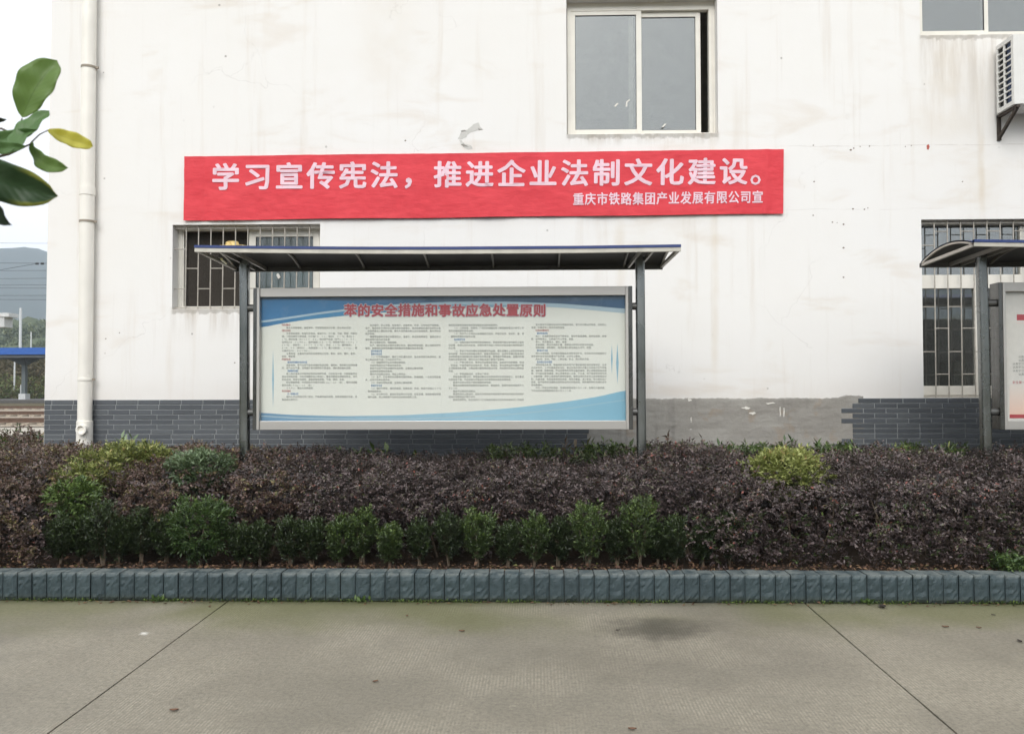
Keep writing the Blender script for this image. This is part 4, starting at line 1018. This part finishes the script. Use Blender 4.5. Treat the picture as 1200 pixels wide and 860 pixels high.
# hedge round the corner
n = 3600; xs = R.uniform(-10.5, X(50, YW)-.12, n); ys = R.uniform(9.1, 14, n)
C2 = np.stack([xs, ys, .70+.06*np.sin(xs*3)+R.normal(0, .05, n)-abs(R.normal(0, .12, n))], 1); C2[:, 2] += np.where(xs > -7.2, (xs+7.2)*.16, 0)
h2 = thing('hedge', 'reddish hedge running back past the left corner of the building', 'hedge')
stuff(leaves('reddish_foliage', M['purple_red'], *sprays(C2, R.normal(0, .7, (n, 3))+[0,-.3,.35], 11, .11, .05, .5, R.normal(.45, .15, n)), parent=h2))
k = R.random(n) < .22
stuff(leaves('green_foliage', M['mgreen'], *sprays(C2[k]+[.05,0,.0], R.normal(0, .7, (k.sum(), 3))+[0,-.3,.35], 9, .10, .05, .5, R.normal(.4, .15, k.sum())), parent=h2))

def shrub(name, label, cat, base, rx, ry, rz, zc, n, k, slen, ll, lw, mat, tint, group=None, foot=True, pear=0, upr=.45):
    t = thing(name, label, cat, group, tuple(base))
    D = R.normal(0, 1, (n, 3)); D /= np.linalg.norm(D, axis=1)[:, None]
    rad = R.uniform(.45, 1, n)**.6
    P = D*rad[:, None]*[rx, ry, rz]
    lump = np.array([.85+.35*mnoise.noise(Vector(d)*2.2+Vector(base)*3) for d in D]); P *= lump[:, None]
    if pear: P[:, :2] *= (1+pear*np.clip(P[:, 2]/rz, -1, 1))[:, None]
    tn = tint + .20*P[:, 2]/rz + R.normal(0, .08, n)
    f = leaves('foliage', mat, *sprays(P+[0, 0, zc], D*(1.2-upr*.6)+R.normal(0, .35, (n, 3))+[0,-.15,upr], k, slen, ll, lw, tn, .14), parent=t)
    m = MB()
    for j in range(3):
        a_ = random.uniform(0, 6.28); r_ = rx*.45
        p0 = Vector((random.gauss(0, .008), random.gauss(0, .008), 0)); p3 = Vector((math.cos(a_)*r_, math.sin(a_)*r_*.7, zc+.02))
        m.tube([p0, p0.lerp(p3, .35)+Vector((0,0,.02)), p3], [.009, .007, .003], 6, False)
    m.obj('stem', M['stem'], t, True); return t
row = [73,97,122,142,166,196,284,305,341,366.5,398.5,425,457,492,526,560,594,626,655,688,722,748,770,789,822,854]
words_ = ['first','second','third','fourth','fifth','sixth','seventh','eighth','ninth','tenth','eleventh','twelfth','thirteenth','fourteenth','fifteenth','sixteenth','seventeenth','eighteenth','nineteenth','twentieth','twenty first','twenty second','twenty third','twenty fourth','twenty fifth','twenty sixth']
big = {73: .95, 122: 1.28, 166: 1.1, 284: .85, 305: .85, 425: 1.1, 560: 1.12, 626: 1.0, 688: 1.28, 748: 1.38, 770: .8, 822: .8}
for i, px in enumerate(row):
    s_ = big.get(px, random.uniform(.74, 1.08)); Yb = 6.2+random.uniform(-.03, .06)
    bright = px in (398.5, 425, 457, 560, 688, 626, 748)
    w_ = .112*s_
    shrub('green_shrub', ('brighter' if bright else 'dark')+' green small shrub, %s from the left in the row behind the kerb' % words_[i], 'shrub',
          (X(px, Yb), Yb, .155), w_, w_*.9, .195*s_, .205*s_+.01, 380, 9, .040, .029, .30, M['dgreen'] if not bright else M['dgreen'], (.72 if bright else .46)-random.uniform(0, .14),
          'small green shrubs in the front row', pear=.38, upr=1.0)
shrub('azalea_shrub', 'bright green bushy shrub behind the kerb, left of the long notice case', 'shrub', (X(236, 6.15), 6.15, .155), .25, .2, .25, .30, 560, 9, .06, .038, .30, M['mgreen'], .40, pear=.35)
t = shrub('azalea_shrub', 'pale green shrub rising from the hedge just left of the left post', 'shrub', (X(237, 6.95), 6.95, .155), .29, .25, .15, .66, 420, 8, .075, .050, .34, M['pgreen'], .42)
yl = thing('yellow_green_shrub', 'yellow green shrub spilling forward in the hedge below the drainpipe', 'shrub')
parts = [(152, 538, 7.4, .30, .3, .09), (125, 549, 7.1, .30, .25, .10), (106, 567, 6.75, .27, .18, .11), (88, 588, 6.4, .20, .14, .10), (172, 541, 7.3, .20, .2, .07)]
for i, (px, py, Yb, rx, ry, rz) in enumerate(parts):
    n = 260; c = at(px, py, Yb)+Vector((0, 0, .03)); D = R.normal(0, 1, (n, 3)); D /= np.linalg.norm(D, axis=1)[:, None]; P = D*[rx, ry, rz]*R.uniform(.5, 1, n)[:, None]+np.array(c)
    leaves('foliage', M['ygreen'] if i != 3 else M['mgreen'], *sprays(P, D+[0,-.2,.5], 8, .07, .042, .36, R.normal(.42 if i != 3 else .75, .2, n)), parent=yl)
m = MB()
for k in range(7): m.tube([(X(110,7)+random.gauss(0,.05), 7.1+random.gauss(0,.05), .15), tuple(at(*[(150,545,8),(112,570,7),(92,590,6.6)][k % 3])+Vector((random.gauss(0,.1),0,0)))], [.01,.004], 6, False)
m.obj('stem', M['stem'], yl)
t = shrub('yellow_green_shrub', 'round yellow green shrub in the hedge in front of the bare cement', 'shrub', (X(920, 7.05), 7.05, .155), .37, .36, .19, .625, 1000, 9, .07, .042, .38, M['ygreen'], .55)
# saplings standing up behind the hedge
def sapling(label, px, py, Y, mat, tint, n=7, sp_=.16, ll=.085, lw=.32, h=.25):
    top_ = at(px, py-9, Y); t = thing('sapling', label, 'plant', 'saplings rising above the hedge', (top_.x, Y, .155))
    H = top_.z-.155; n += 4; ll *= 1.3; m = MB(); P = []; D = []
    for j in range(max(3, n//3)):
        a_ = random.uniform(0, 6.28); tip = Vector((math.cos(a_)*sp_*random.uniform(.2, 1), math.sin(a_)*sp_*.6, H*random.uniform(.88, 1)-.03))
        m.tube([(0,0,0), tip*.5+Vector((0,0,.04)), tip], [.006, .004, .002], 5, False)
        for k in range(n):
            u = .68+.32*k/(n-1); b = a_+k*2.4; P.append(tip*u); D.append((math.cos(b), math.sin(b), random.uniform(.2, 1.1)+(1.5 if k == n-1 else 0)))
    P = np.array(P); D = np.array(D); N_ = len(P)
    m.obj('stem', M['stem'], t)
    Lg = ll*R.uniform(.7, 1.15, N_); leaves('foliage', mat, P, D, np.cross(D, [0,0,1])+R.normal(0, .2, (N_, 3)), Lg, Lg*lw, R.normal(tint, .15, N_), t, .15)
sapling('light green shoot above the hedge right of the drainpipe', 152, 519, 8.7, M['pgreen'], .6, 9, .16)
sapling('dark broad leaved sapling below the left part of the long case', 415, 534, 8.7, M['dgreen'], .75, 8, .22, .09, .45)
sapling('dark green sapling with a pale shoot below the middle of the long case', 447, 533, 8.7, M['dgreen'], .8, 8, .2, .09, .45)
sapling('dark green sapling below the centre of the title of the long case', 478, 535, 8.8, M['dgreen'], .7, 7, .18, .08, .45)
sapling('red tipped sapling nearest the broken edge of the bricks', 668, 523, 8.6, M['purple_red'], .75, 6, .10)
sapling('sapling with rusty leaf tips left of the right post', 684, 523, 8.7, M['purple_red'], .65, 7, .14)
sapling('green leafy sapling beside the red tipped ones, left of the right post', 700, 522, 8.6, M['dgreen'], .85, 8, .14)
sapling('broad green sapling close against the right post on its left', 733, 524, 8.5, M['dgreen'], .85, 10, .18, .09, .4)
sapling('small green sapling just right of the right post', 765, 526, 8.5, M['dgreen'], .85, 8, .12, .08, .36)
sapling('lone dark red sprig standing up in front of the bare cement', 784, 514, 8.3, M['purple_red'], .55, 6, .03, .06, .35)
sapling('dark red sprig right of the lone one, before the bare cement', 822, 519, 8.3, M['purple_red'], .55, 6, .04, .06, .35)
sapling('green sapling behind the hedge left of the round yellow green shrub', 850, 527, 8.5, M['mgreen'], .5, 9, .22, .08, .36)
sapling('pointed green shoot behind the left of the round yellow green shrub', 926, 521, 8.5, M['mgreen'], .55, 7, .09, .09, .3)
sapling('green shoot behind the right of the round yellow green shrub', 957, 526, 8.5, M['mgreen'], .6, 7, .10, .08, .32)
sapling('small red sprig in front of the right hand bricks', 1026, 524, 8.4, M['purple_red'], .6, 6, .05, .06, .35)
sapling('thin yellowish shoot in front of the right hand bricks', 1052, 527, 8.4, M['ygreen'], .4, 7, .06, .06, .3)
sapling('pale arching shoot below the left edge of the tall barred window', 1098, 527, 8.4, M['ygreen'], .45, 8, .18, .07, .22)

n = 2600; pxs = R.uniform(560, 1120, n); ok = np.array([fbm(a_*.02, 4, 4) for a_ in pxs])+R.normal(0, .12, n) > .02; ok |= R.random(n) < .06
pxs = pxs[ok]; n = len(pxs); ys_ = R.uniform(7.9, 8.8, n); P = np.stack([(pxs-622)/F*ys_, ys_, R.uniform(.72, .88, n)], 1)
stuff(leaves('back_growth', M['dgreen'], *sprays(P, R.normal(0, .6, (n, 3))+[0,-.2,.9], 6, .07, .055, .4, R.normal(.75, .12, n)), parent=hedge))
# creeping weeds at the right end of the bed, litter, moss
n = 500; P = np.stack([R.uniform(X(1170, 6), X(1260, 6), n), R.uniform(5.92, 6.2, n), R.uniform(.17, .28, n)], 1)
o = leaves('creeping_weed', M['mgreen'], *sprays(P, R.normal(0, 1, (n, 3))+[0,-.3,.5], 7, .06, .03, .5, R.normal(.5, .15, n))); tag(stuff(o), 'creeping green weed hanging over the right end of the kerb', 'weed')
n = 5200; P = np.stack([R.uniform(-8, 8, n), 5.97+abs(R.normal(0, .14, n)), R.uniform(.165, .19, n)], 1)
D = R.normal(0, 1, (n, 3))*[1, 1, .25]; Lg = R.uniform(.02, .05, n)
o = leaves('leaf_litter', M['litter'], P, D, np.cross(D, [0,0,1])+R.normal(0, .3, (n, 3)), Lg, Lg*.5, R.uniform(0, 1, n)**1.3); tag(stuff(o), 'brown leaf litter on the soil behind the kerb', 'leaf litter')
n = 9000; xx = R.uniform(-8, 8, n); dens = np.array([fbm(a_*2.2, 3, 8) for a_ in xx]); kp = dens+R.normal(0, .25, n) > -.05; xx = xx[kp]; n = len(xx)
P = np.stack([xx, KY-.012-abs(R.normal(0, .012, n)), R.uniform(0, .012, n)], 1); D = R.normal(0, 1, (n, 3))+[0,-.5,.6]; Lg = R.uniform(.008, .022, n)
o = leaves('kerb_moss', M['moss'], P, D, np.cross(D, [0,0,1])+R.normal(0, .3, (n, 3)), Lg, Lg*.6, R.uniform(0, 1, n)); tag(stuff(o), 'moss and tiny weeds along the foot of the kerb', 'moss')
n = 420; xx = R.uniform(-7, 7, n); P = np.stack([xx, KY-.03-abs(R.normal(0, .035, n)), R.uniform(.002, .01, n)], 1); D = R.normal(0, 1, (n, 3))*[1, 1, .15]; Lg = R.uniform(.012, .035, n)
o = leaves('leaf_litter', M['litter'], P, D, np.cross(D, [0,0,1])+R.normal(0, .3, (n, 3)), Lg, Lg*.5, R.uniform(.2, 1, n)); tag(stuff(o), 'crumbled dry leaves blown against the foot of the kerb', 'leaf litter')
def weed(label, px, py):
    g_ = gpt(px, py); t = thing('weed', label, 'weed', 'weeds at the foot of the kerb', (g_.x, KY-.03, 0))
    n = 26; P = R.normal(0, .022, (n, 3))*[1, .4, 0]+[0,0,.01]; D = R.normal(0, .7, (n, 3))+[0,-.3,1.0]; Lg = R.uniform(.02, .05, n)
    leaves('foliage', M['mgreen'], P, D, np.cross(D, [0,1,0])+R.normal(0, .3, (n, 3)), Lg, Lg*.45, R.uniform(.3, .9, n), t)
weed('green weed growing up the kerb left of the left road joint', 196, 699); weed('small spreading weed at the kerb below the left part of the long case', 427, 701); weed('small weed at the kerb near the right road joint', 1012, 704)
# fallen leaves on the road
lf = [(477,722,'small brown'),(541,740,'pale'),(440,799,'rusty brown'),(204,833,'pale'),(246,711,'brown'),(1034,712,'large dark curled'),(1108,735,'brown'),(1147,736,'brown'),(1164,721,'dark'),(1195,752,'dark'),(741,855,'pale dry'),(530,702,'curled brown'),(880,702,'pale brown curled'),(724,739,'thin dark')]
where = ['below the case near the kerb','in the middle of the slab','near the bottom centre','near the left joint','beside the left joint at the kerb','right of the right joint near the kerb','right of the right joint','further right past the right joint','close to the kerb at the far right','at the right edge of the road','at the bottom edge of the road','against the kerb in the middle','against the kerb under the yellow green shrub','beside the dark stain']
for (px, py, ad), wh in zip(lf, where):
    g_ = gpt(px, py); s_ = .045 if 'large' in ad else random.uniform(.012, .024)
    col_ = {'p': (.30,.26,.20), 'd': (.04,.03,.025)}.get(ad[0], (.14,.07,.04)); col_ = (.04,.03,.025) if 'dark' in ad else col_
    nm = 'fallen_leaf_'+('pale' if col_[0] > .3 else 'dark' if col_[0] < .05 else 'brown')
    mt = bpy.data.materials.get(nm) or plain(nm, col_, .8)
    a_ = random.uniform(0, 6.28); m = MB()
    m.grid(lambda u, v: ((u-.5)*s_*2, (v-.5)*s_*1.1*(math.sin(PI*min(max(u, .04), .97))**.8), .003+s_*.5*abs(v-.5)+.25*s_*(u-.4)**2*2), 6, 4)
    o = m.obj('fallen_leaf', mt, None, True); o.location = (g_.x, g_.y, .001); o.rotation_euler = (0, 0, a_)
    tag(o, ad+' fallen leaf '+wh, 'leaf', 'fallen leaves on the road')

# ------------------------------------------------------------------ railway and hills beyond the left corner
M['ballast'] = NM('ballast_stone', .9); q = M['ballast']; p_ = q.pos(); v_ = q.voro(9, p_)
q.col(q.mix(q.noise(.6, 4, p_), q.ramp(v_['Color'], [(0, lin(130,122,108)), (1, lin(188,182,168))]), lin(136,118,98))); q.bump(v_['Distance'], .05); M['ballast'] = q.m
struct(MB().grid(lambda u, v: (-70+100*u, 30.5+27*v, .02+.10*max(0, math.sin(v*PI*3.2))*.3), 60, 24).obj('ballast', M['ballast']))
struct(MB().box(-70, 30, 9.3+5.05, 30.4, -.03, .0).obj('yard', M['yard']))
M['rail'] = plain('rusty_rail', lin(106,84,70), .7, .2); M['sleeper'] = plain('concrete_sleeper', lin(168,156,140), .9)
def rail_mesh(y, z):
    m = MB(); pr_ = [(-.06,0),(.06,0),(.06,.02),(.012,.03),(.012,.13),(.036,.14),(.036,.17),(-.036,.17),(-.036,.14),(-.012,.13),(-.012,.03),(-.06,.02)]
    n = len(pr_); m.add([(x, y+a_, z-.05+b_*.75) for x in (-70, 30) for a_, b_ in pr_], [(i, (i+1) % n, (i+1) % n+n, i+n) for i in range(n)]); return m
for Yt, lb in ((32.2, 'nearest rusty railway track beyond the yard'), (41.5, 'middle rusty railway track on pale ballast'), (53.5, 'farthest railway track close to the platform canopy')):
    t = thing('railway_track', lb, 'railway track', 'railway tracks')
    for dy in (0, 1.5): rail_mesh(Yt+dy, .16).obj('rail', M['rail'], t)
    m = MB()
    for k in range(160): m.box(-70+k*.62, -70+k*.62+.24, Yt-.5, Yt+2.0, .02, .095)
    stuff(m.obj('sleepers', M['sleeper'], t))
M['bluecan'] = plain('blue_canopy_sheet', lin(40,92,172), .5, var=.08); M['cangrey'] = plain('canopy_column_paint', lin(96,104,106), .6)
M['canunder'] = plain('canopy_soffit', (.10,.11,.12), .7); M['concrete2'] = plain('weathered_concrete', lin(200,202,202), .9)
def zz(py, Y): return Z(py, Y, 25)
YK = 81
pc = thing('platform_canopy', 'blue roofed platform canopy on a grey column beyond the tracks', 'canopy')
xc = X(14.3, YK, 440)
MB().box(-110, xc+16, YK-.2, YK+4.5, zz(415.5, YK), zz(407.5, YK)).obj('roof_band', M['bluecan'], pc)
MB().box(-110, xc+16, YK, YK+4.3, zz(419, YK), zz(415.5, YK)-.003).obj('soffit', M['canunder'], pc)
for k in range(-4, 2):
    xx = xc+k*9.2
    MB().box(xx-.2, xx+.2, YK+1.8, YK+2.2, .3, zz(419, YK)).obj('column', M['cangrey'], pc)
    MB().add([(xx-.2, YK+1.9, zz(428,YK)), (xx+.2, YK+1.9, zz(428,YK)), (xx+1.8, YK+1.9, zz(419,YK)), (xx-1.8, YK+1.9, zz(419,YK)), (xx-.2, YK+2.1, zz(428,YK)), (xx+.2, YK+2.1, zz(428,YK)), (xx+1.8, YK+2.1, zz(419,YK)), (xx-1.8, YK+2.1, zz(419,YK))],
             [(0,1,2,3), (7,6,5,4), (0,4,5,1), (1,5,6,2), (3,2,6,7), (0,3,7,4)]).obj('column_bracket', M['cangrey'], pc)
    MB().box(xx-.36, xx+.36, YK+1.6, YK+2.4, -.05, .85).obj('column_base', M['concrete2'], pc)
struct(MB().box(-110, 30, YK-3, YK+8, -.04, .25).obj('platform', plain('platform_edge_dark', (.10,.095,.09), .9)))
YG = 60
gc = thing('pale_canopy', 'pale flat canopy corner jutting in from the left edge above the tracks', 'canopy')
xe = X(22, YG+1.2, 370)
MB().box(xe-25, xe, YG, YG+1.2, zz(371, YG), zz(366.5, YG)).obj('roof_slab', M['concrete2'], gc)
MB().box(xe-25, X(14, YG+1, 376), YG+.1, YG+1.1, zz(383, YG), zz(371, YG)-.002).obj('roof_beam', plain('pale_beam', lin(190,192,192), .8), gc)
for xx in (xe-6, xe-16): MB().box(xx-.25, xx+.25, YG+.4, YG+.9, -.05, zz(383, YG)).obj('column', M['concrete2'], gc)
M['mast'] = plain('white_mast', lin(205,208,208), .6)
for px, Y, pt, r_, lb in ((24.3, 100, 361, .16, 'tall white mast behind the blue canopy'), (36.5, 130, 389, .10, 'thin pale post on the hillside right of the white mast'),
                          (25, 92, 451, .12, 'short white marker post on the bank behind the platform'), (31, 92, 416, .07, 'pale post below the blue canopy'), (17.3, 94, 416, .09, 'pale mast foot beside the grey canopy column')):
    a_ = at(px, pt, Y); o = MB().tube([(a_.x, Y, -.05), (a_.x, Y, a_.z)], [r_*1.15, r_], 10).obj('mast', M['mast'], None, True); tag(o, lb, 'mast', 'masts and posts along the railway')
M['wire'] = plain('overhead_wire', (.10,.11,.12), .6)
YM = 64
for k, (xa_, lb) in enumerate(((-72, 'catenary mast standing outside the left of the yard'), (40, 'catenary mast hidden behind the building'))):
    MB_ = MB().tube([(xa_, YM, -.05), (xa_, YM, 14)], .2, 10); o = MB_.obj('catenary_mast', M['mast'], None, True); tag(o, lb, 'mast')
for k, (ya_, yb_) in enumerate(((285, 285.3), (308.4, 308.6), (317.2, 317.0), (326.6, 326.2), (334.2, 334), (337.6, 337.8), (346.4, 346.2), (351, 351.4))):
    a_ = at(0, ya_, YM); b_ = at(55, yb_, YM); d = b_-a_; s_ = d/d.x
    o = MB().tube([a_+s_*(-72-a_.x), a_+s_*(40-a_.x)], .018 if k else .012, 5).obj('overhead_wire', M['wire'])
    tag(o, '%s overhead wire counted from the top, crossing in front of the mountain' % words_[k], 'wire', 'overhead wires of the railway')
a_ = at(0, 316.5, YM+.3); b_ = at(45, 308.7, YM+.3)
o = MB().tube([a_+(a_-b_)*8, b_], .02, 5).obj('overhead_wire', M['wire']); tag(o, 'slanting overhead wire rising to the two insulators', 'wire', 'overhead wires of the railway')
for px in (43.4, 49.6):
    c = at(px, 309, YM+.1); m = MB()
    for j in range(4): m.tube([c+Vector((-.10+.06*j, 0, 0)), c+Vector((-.07+.06*j, 0, 0))], .09, 10)
    tag(m.obj('insulator', plain('dark_insulator', (.03,.03,.03), .4)), ('left' if px < 45 else 'right')+' dark insulator of the pair on the upper wire', 'insulator', 'insulators')

def hill_material(name, a, b, c, sc):
    q = NM(name, .95, 0, .1); p = q.pos(); x_ = q.mix(q.step(q.noise(sc, 6, p, .65), .38, .62), a, b)
    x_ = q.mix(q.math('MULTIPLY', q.step(q.noise(sc*6, 5, p, .7), .45, .7), .8), x_, c); q.col(x_); return q.m
def ring_hill(name, mat, r0, r1, hfn, nu=360, nv=14, rough=.12, fs=.02):
    def fn(u, v):
        a_ = 2*PI*u; r_ = r0+(r1-r0)*v; x_, y_ = r_*math.sin(a_), r_*math.cos(a_); h = hfn(a_)*math.sin(min(1, v*1.25)*PI/2)
        return (x_, y_, -.5+h*(1+rough*fbm(x_*fs, y_*fs, 2, 5)))
    return struct(MB().grid(fn, nu, nv).obj(name, mat, None, True))
def wrapd(a_, b_): return (a_-b_+PI) % (2*PI)-PI
pk = math.atan2(-602, 940)
PKR = 1500/math.cos(pk)
def mtn(a_):
    d = wrapd(a_, pk); return 205+ 48*math.exp(-(d/.12)**2) + 26*fbm(math.sin(a_)*2.2, math.cos(a_)*2.2, 7) - (30 if d > 0.05 else 0)*min(1, max(0, d-.05)*6) + 3*fbm(a_*30, 1, 1)
# calibrate the peak so that its outline meets the photograph's
ring_hill('mountain', hill_material('forest_slope', (.035,.05,.045), (.025,.04,.035), (.05,.06,.05), .006), PKR*.72, PKR*1.02, lambda a_: mtn(a_)*.995, rough=.05, fs=.004, nu=540)
def near_h(a_): return 31*(1+.35*fbm(math.sin(a_)*5, math.cos(a_)*5, 3))
ring_hill('hillside', hill_material('wooded_hillside', (.10,.125,.07), (.07,.09,.05), (.16,.16,.10), .03), 240, 420, lambda a_: 27+2*fbm(a_*14, 2, 2), rough=.22, fs=.03, nu=720, nv=40)
em = MB().grid(lambda u, v: (-130+190*u, 92+16*v, -.1+4.6*math.sin(min(1, v*1.3)*PI/2)*(1+.15*fbm(u*20, v*4, 1))), 120, 14)
struct(em.obj('embankment', hill_material('scrubby_bank', (.15,.13,.06), (.09,.085,.04), (.18,.14,.09), .12), None, True))
n = 9000; u_ = R.uniform(0, 1, n); v_ = R.uniform(.0, 1, n); xb_ = -85+60*u_; yb_ = 92+16*v_
zb_ = 4.5*np.sin(np.minimum(1, v_*1.3)*PI/2)+R.uniform(0, .8, n)*(v_ > .12); C3_ = np.stack([xb_, yb_, zb_], 1)
tn = np.where(v_ < .2, .95, .42)+R.normal(0, .12, n)
o = leaves('scrub', M['scrub'], *sprays(C3_, R.normal(0, .6, (n, 3))+[0,-.3,.9], 7, .7, .42, .5, tn, .12)); tag(stuff(o), 'brownish scrub covering the bank behind the platform', 'scrub')
n = 7000; a_ = R.uniform(pk-.18, pk+.25, n); r_ = R.uniform(245, 420, n); vv = (r_-240)/180
C4 = np.stack([r_*np.sin(a_), r_*np.cos(a_), 26*np.sin(np.minimum(1, vv*1.25)*PI/2)+R.uniform(-2, .6, n)], 1)
o = leaves('woodland', M['wood'], *sprays(C4, R.normal(0, .6, (n, 3))+[0,0,.9], 7, 1.8, 1.3, .6, R.choice([.05, .3, .6, 1.0], n), .12)); tag(stuff(o), 'mixed woodland on the low hillside below the mountain', 'woodland')

# ------------------------------------------------------------------ foreground branch
def bigleaf_material(name, a, b, c, edge=None):
    q = NM(name, .38, 0, .5); uv = q.n('UVMap').outputs[0]; s_ = q.sep(uv)
    v = q.math('ABSOLUTE', q.math('SUBTRACT', s_[1], .5))
    base = q.mix(q.noise(30, 4), a, b)
    vein = q.n('TexWave', wave_type='BANDS', bands_direction='X'); vein.inputs['Scale'].default_value = 3.2
    cb = q.n('CombineXYZ'); q.link(q.math('SUBTRACT', s_[0], q.math('MULTIPLY', v, .55)), cb.inputs[0]); q.link(cb.outputs[0], vein.inputs['Vector'])
    base = q.mix(q.math('MULTIPLY', q.step(vein.outputs['Fac'], .8, 1), .08), base, c)
    base = q.mix(q.math('MULTIPLY', q.step(v, .022, .006), .5), base, c)
    if edge: base = q.mix(q.step(q.math('ADD', v, q.math('MULTIPLY', q.noise(60, 3), .14)), .40, .50), base, q.mix(q.step(s_[0], .55, .8), base, edge))
    q.col(base); q.bump(vein.outputs['Fac'], .0002)
    tr = q.n('BsdfTranslucent'); q.link(base, tr.inputs[0]); ms = q.n('MixShader'); ms.inputs[0].default_value = .5
    q.link(q.b.outputs[0], ms.inputs[1]); q.link(tr.outputs[0], ms.inputs[2]); q.link(ms.outputs[0], q.out.inputs[0]); return q.m
LG = bigleaf_material('fresh_green_leaf', (.24,.36,.10), (.19,.31,.09), (.12,.21,.05))
LM = bigleaf_material('mid_green_leaf_big', (.19,.33,.12), (.15,.28,.10), (.09,.18,.06))
LY = bigleaf_material('yellowing_leaf', (.78,.74,.17), (.72,.68,.14), (.5,.5,.1))
LD = bigleaf_material('dark_leaf', (.06,.115,.05), (.075,.135,.06), (.08,.14,.06), (.34,.36,.07))
LE = bigleaf_material('darkest_leaf', (.025,.05,.025), (.035,.06,.035), (.05,.08,.04))
def big_leaf(base, tip, w, mat, parent, roll=0, bend=0, side=0, blunt=.0):
    base = Vector(base); tip = Vector(tip); L_ = (tip-base).length; d = (tip-base)/L_
    n0 = Vector((0, -1, 0)); n0 = (n0-d*n0.dot(d)).normalized(); s_ = d.cross(n0)
    rt = Matrix.Rotation(roll, 3, d); n0 = rt @ n0; s_ = rt @ s_
    nu, nv = 30, 8; m = MB(); uv = []
    def fn(u, v):
        h = (4*u*(1-u))**.62*(1-.12*(1-2*u)) if 0 < u < 1 else 0
        h = max(h, .03*(u > .0)); y = (v-.5)*w*h
        if u > .93: y *= .45+.55*(1-u)/.07
        b_ = bend*math.sin(PI*u)*L_; sd = side*math.sin(PI*u)*L_
        uv.append((u, v)); return base+d*(u*L_)+s_*(y+sd)+n0*(b_+abs(v-.5)*w*h*.35+.004*math.sin(u*19)*(v-.5))
    m.grid(fn, nu, nv); me = m.mesh('leaf', mat, True); l = me.uv_layers.new(name='uv')
    for lp in me.loops: l.data[lp.index].uv = uv[lp.vertex_index]
    o = put('leaf', me, parent)
    so_ = o.modifiers.new('thick', 'SOLIDIFY'); so_.thickness = .0006; return o
tree = thing('broadleaf_tree', 'young broadleaf tree reaching in at the left edge with large green leaves', 'tree')
D1 = 1.15
def pp(px, py, d=D1): return at(px, py, d)
big_leaf(pp(26,138), pp(67,71), .054, LG, tree, .1, .05, -.02)
big_leaf(pp(-34,146,1.2), pp(44,152,1.12), .022, LM, tree, .35, .10, .10)
big_leaf(pp(10,181,1.1), pp(58,130,1.14), .032, LM, tree, -.2, -.05, -.10)
big_leaf(pp(55,153,1.16), pp(109,172,1.2), .023, LY, tree, -.15, .05, .03)
big_leaf(pp(36,167,1.15), pp(80,197,1.12), .024, LG, tree, .3, .05, .12)
big_leaf(pp(-26,160,1.12), pp(30,171,1.1), .018, LM, tree, .3, .08, .10)
big_leaf(pp(-50,186,1.0), pp(68,230,1.02), .052, LD, tree, .25, .04, .03, .1)
big_leaf(pp(-16,200,.98), pp(14,264,.98), .036, LE, tree, .6, .05, .14)
big_leaf(pp(20,150,1.18), pp(32,159,1.2), .012, LY, tree, .2)
big_leaf(pp(-48,118,1.2), pp(8,140,1.2), .020, LE, tree, 1.0, .05, .05)
def twig(pts, r0, r1, nm='twig'):
    n = len(pts); MB().tube(pts, [r0+(r1-r0)*i/(n-1) for i in range(n)], 8).obj(nm, M['stem'], tree, True)
hub = pp(-70, 215, 1.1)
twig([hub, pp(-20,188,1.12), pp(10,181,1.12), pp(38,168,1.15)], .0030, .0012)
twig([hub, pp(-30,150,1.15), pp(2,151,1.15), pp(18,158,1.16), pp(26,139,1.15)], .0022, .0009)
twig([pp(36,168,1.15), pp(46,158,1.15), pp(56,153,1.16)], .0012, .0008)
twig([hub, pp(-45,182,1.05), pp(-40,178,1.0)], .0030, .0015)
tb = Vector((-1.55, .75, -.01))
twig([tb, tb+Vector((.02,.01,.7)), tb+Vector((-.02,.03,1.5)), tb+Vector((.03,0,2.4)), tb+Vector((.0,.05,3.1))], .032, .010, 'trunk')
j0 = tb+Vector((-.015,.02,1.35)); twig([j0, j0.lerp(hub, .5)+Vector((0,0,-.03)), hub], .012, .0035, 'branch')
rr = random.Random(5)
for k in range(10):          # the crown, left of the frame
    h_ = 1.5+k*.16; a_ = rr.uniform(1.9, 4.6); p0 = tb+Vector((0,.02,h_)); p1 = p0+Vector((math.cos(a_)*.5, math.sin(a_)*.5, .22)); twig([p0, p0.lerp(p1,.5)+Vector((0,0,.02)), p1], .008, .002, 'branch')
    for j in range(7):
        c = p0.lerp(p1, .4+.6*j/6); b_ = rr.uniform(0, 6.28); t_ = c+Vector((math.cos(b_)*.08, math.sin(b_)*.08, rr.uniform(-.02, .06)))
        if t_.x > -.63*max(t_.y, .1)-.25 and t_.y > .2: continue
        big_leaf(c, t_, .045, rr.choice([LG, LM, LD]), tree, rr.uniform(-1, 1), .05, .03)

# ------------------------------------------------------------------ air
hb = MB().box(-1990, 1990, -1990, 1990, -1.05, 330).obj('haze', None)
q = bpy.data.materials.new('haze_air'); q.use_nodes = True; t_ = q.node_tree; t_.nodes.remove(t_.nodes['Principled BSDF'])
pv = t_.nodes.new('ShaderNodeVolumePrincipled'); pv.inputs['Color'].default_value = (.78,.88,1,1); pv.inputs['Density'].default_value = .00042; pv.inputs['Anisotropy'].default_value = .2
t_.links.new(pv.outputs[0], t_.nodes['Material Output'].inputs['Volume']); hb.data.materials.append(q); stuff(hb)
hb['label'] = 'thin pale haze in the valley air'
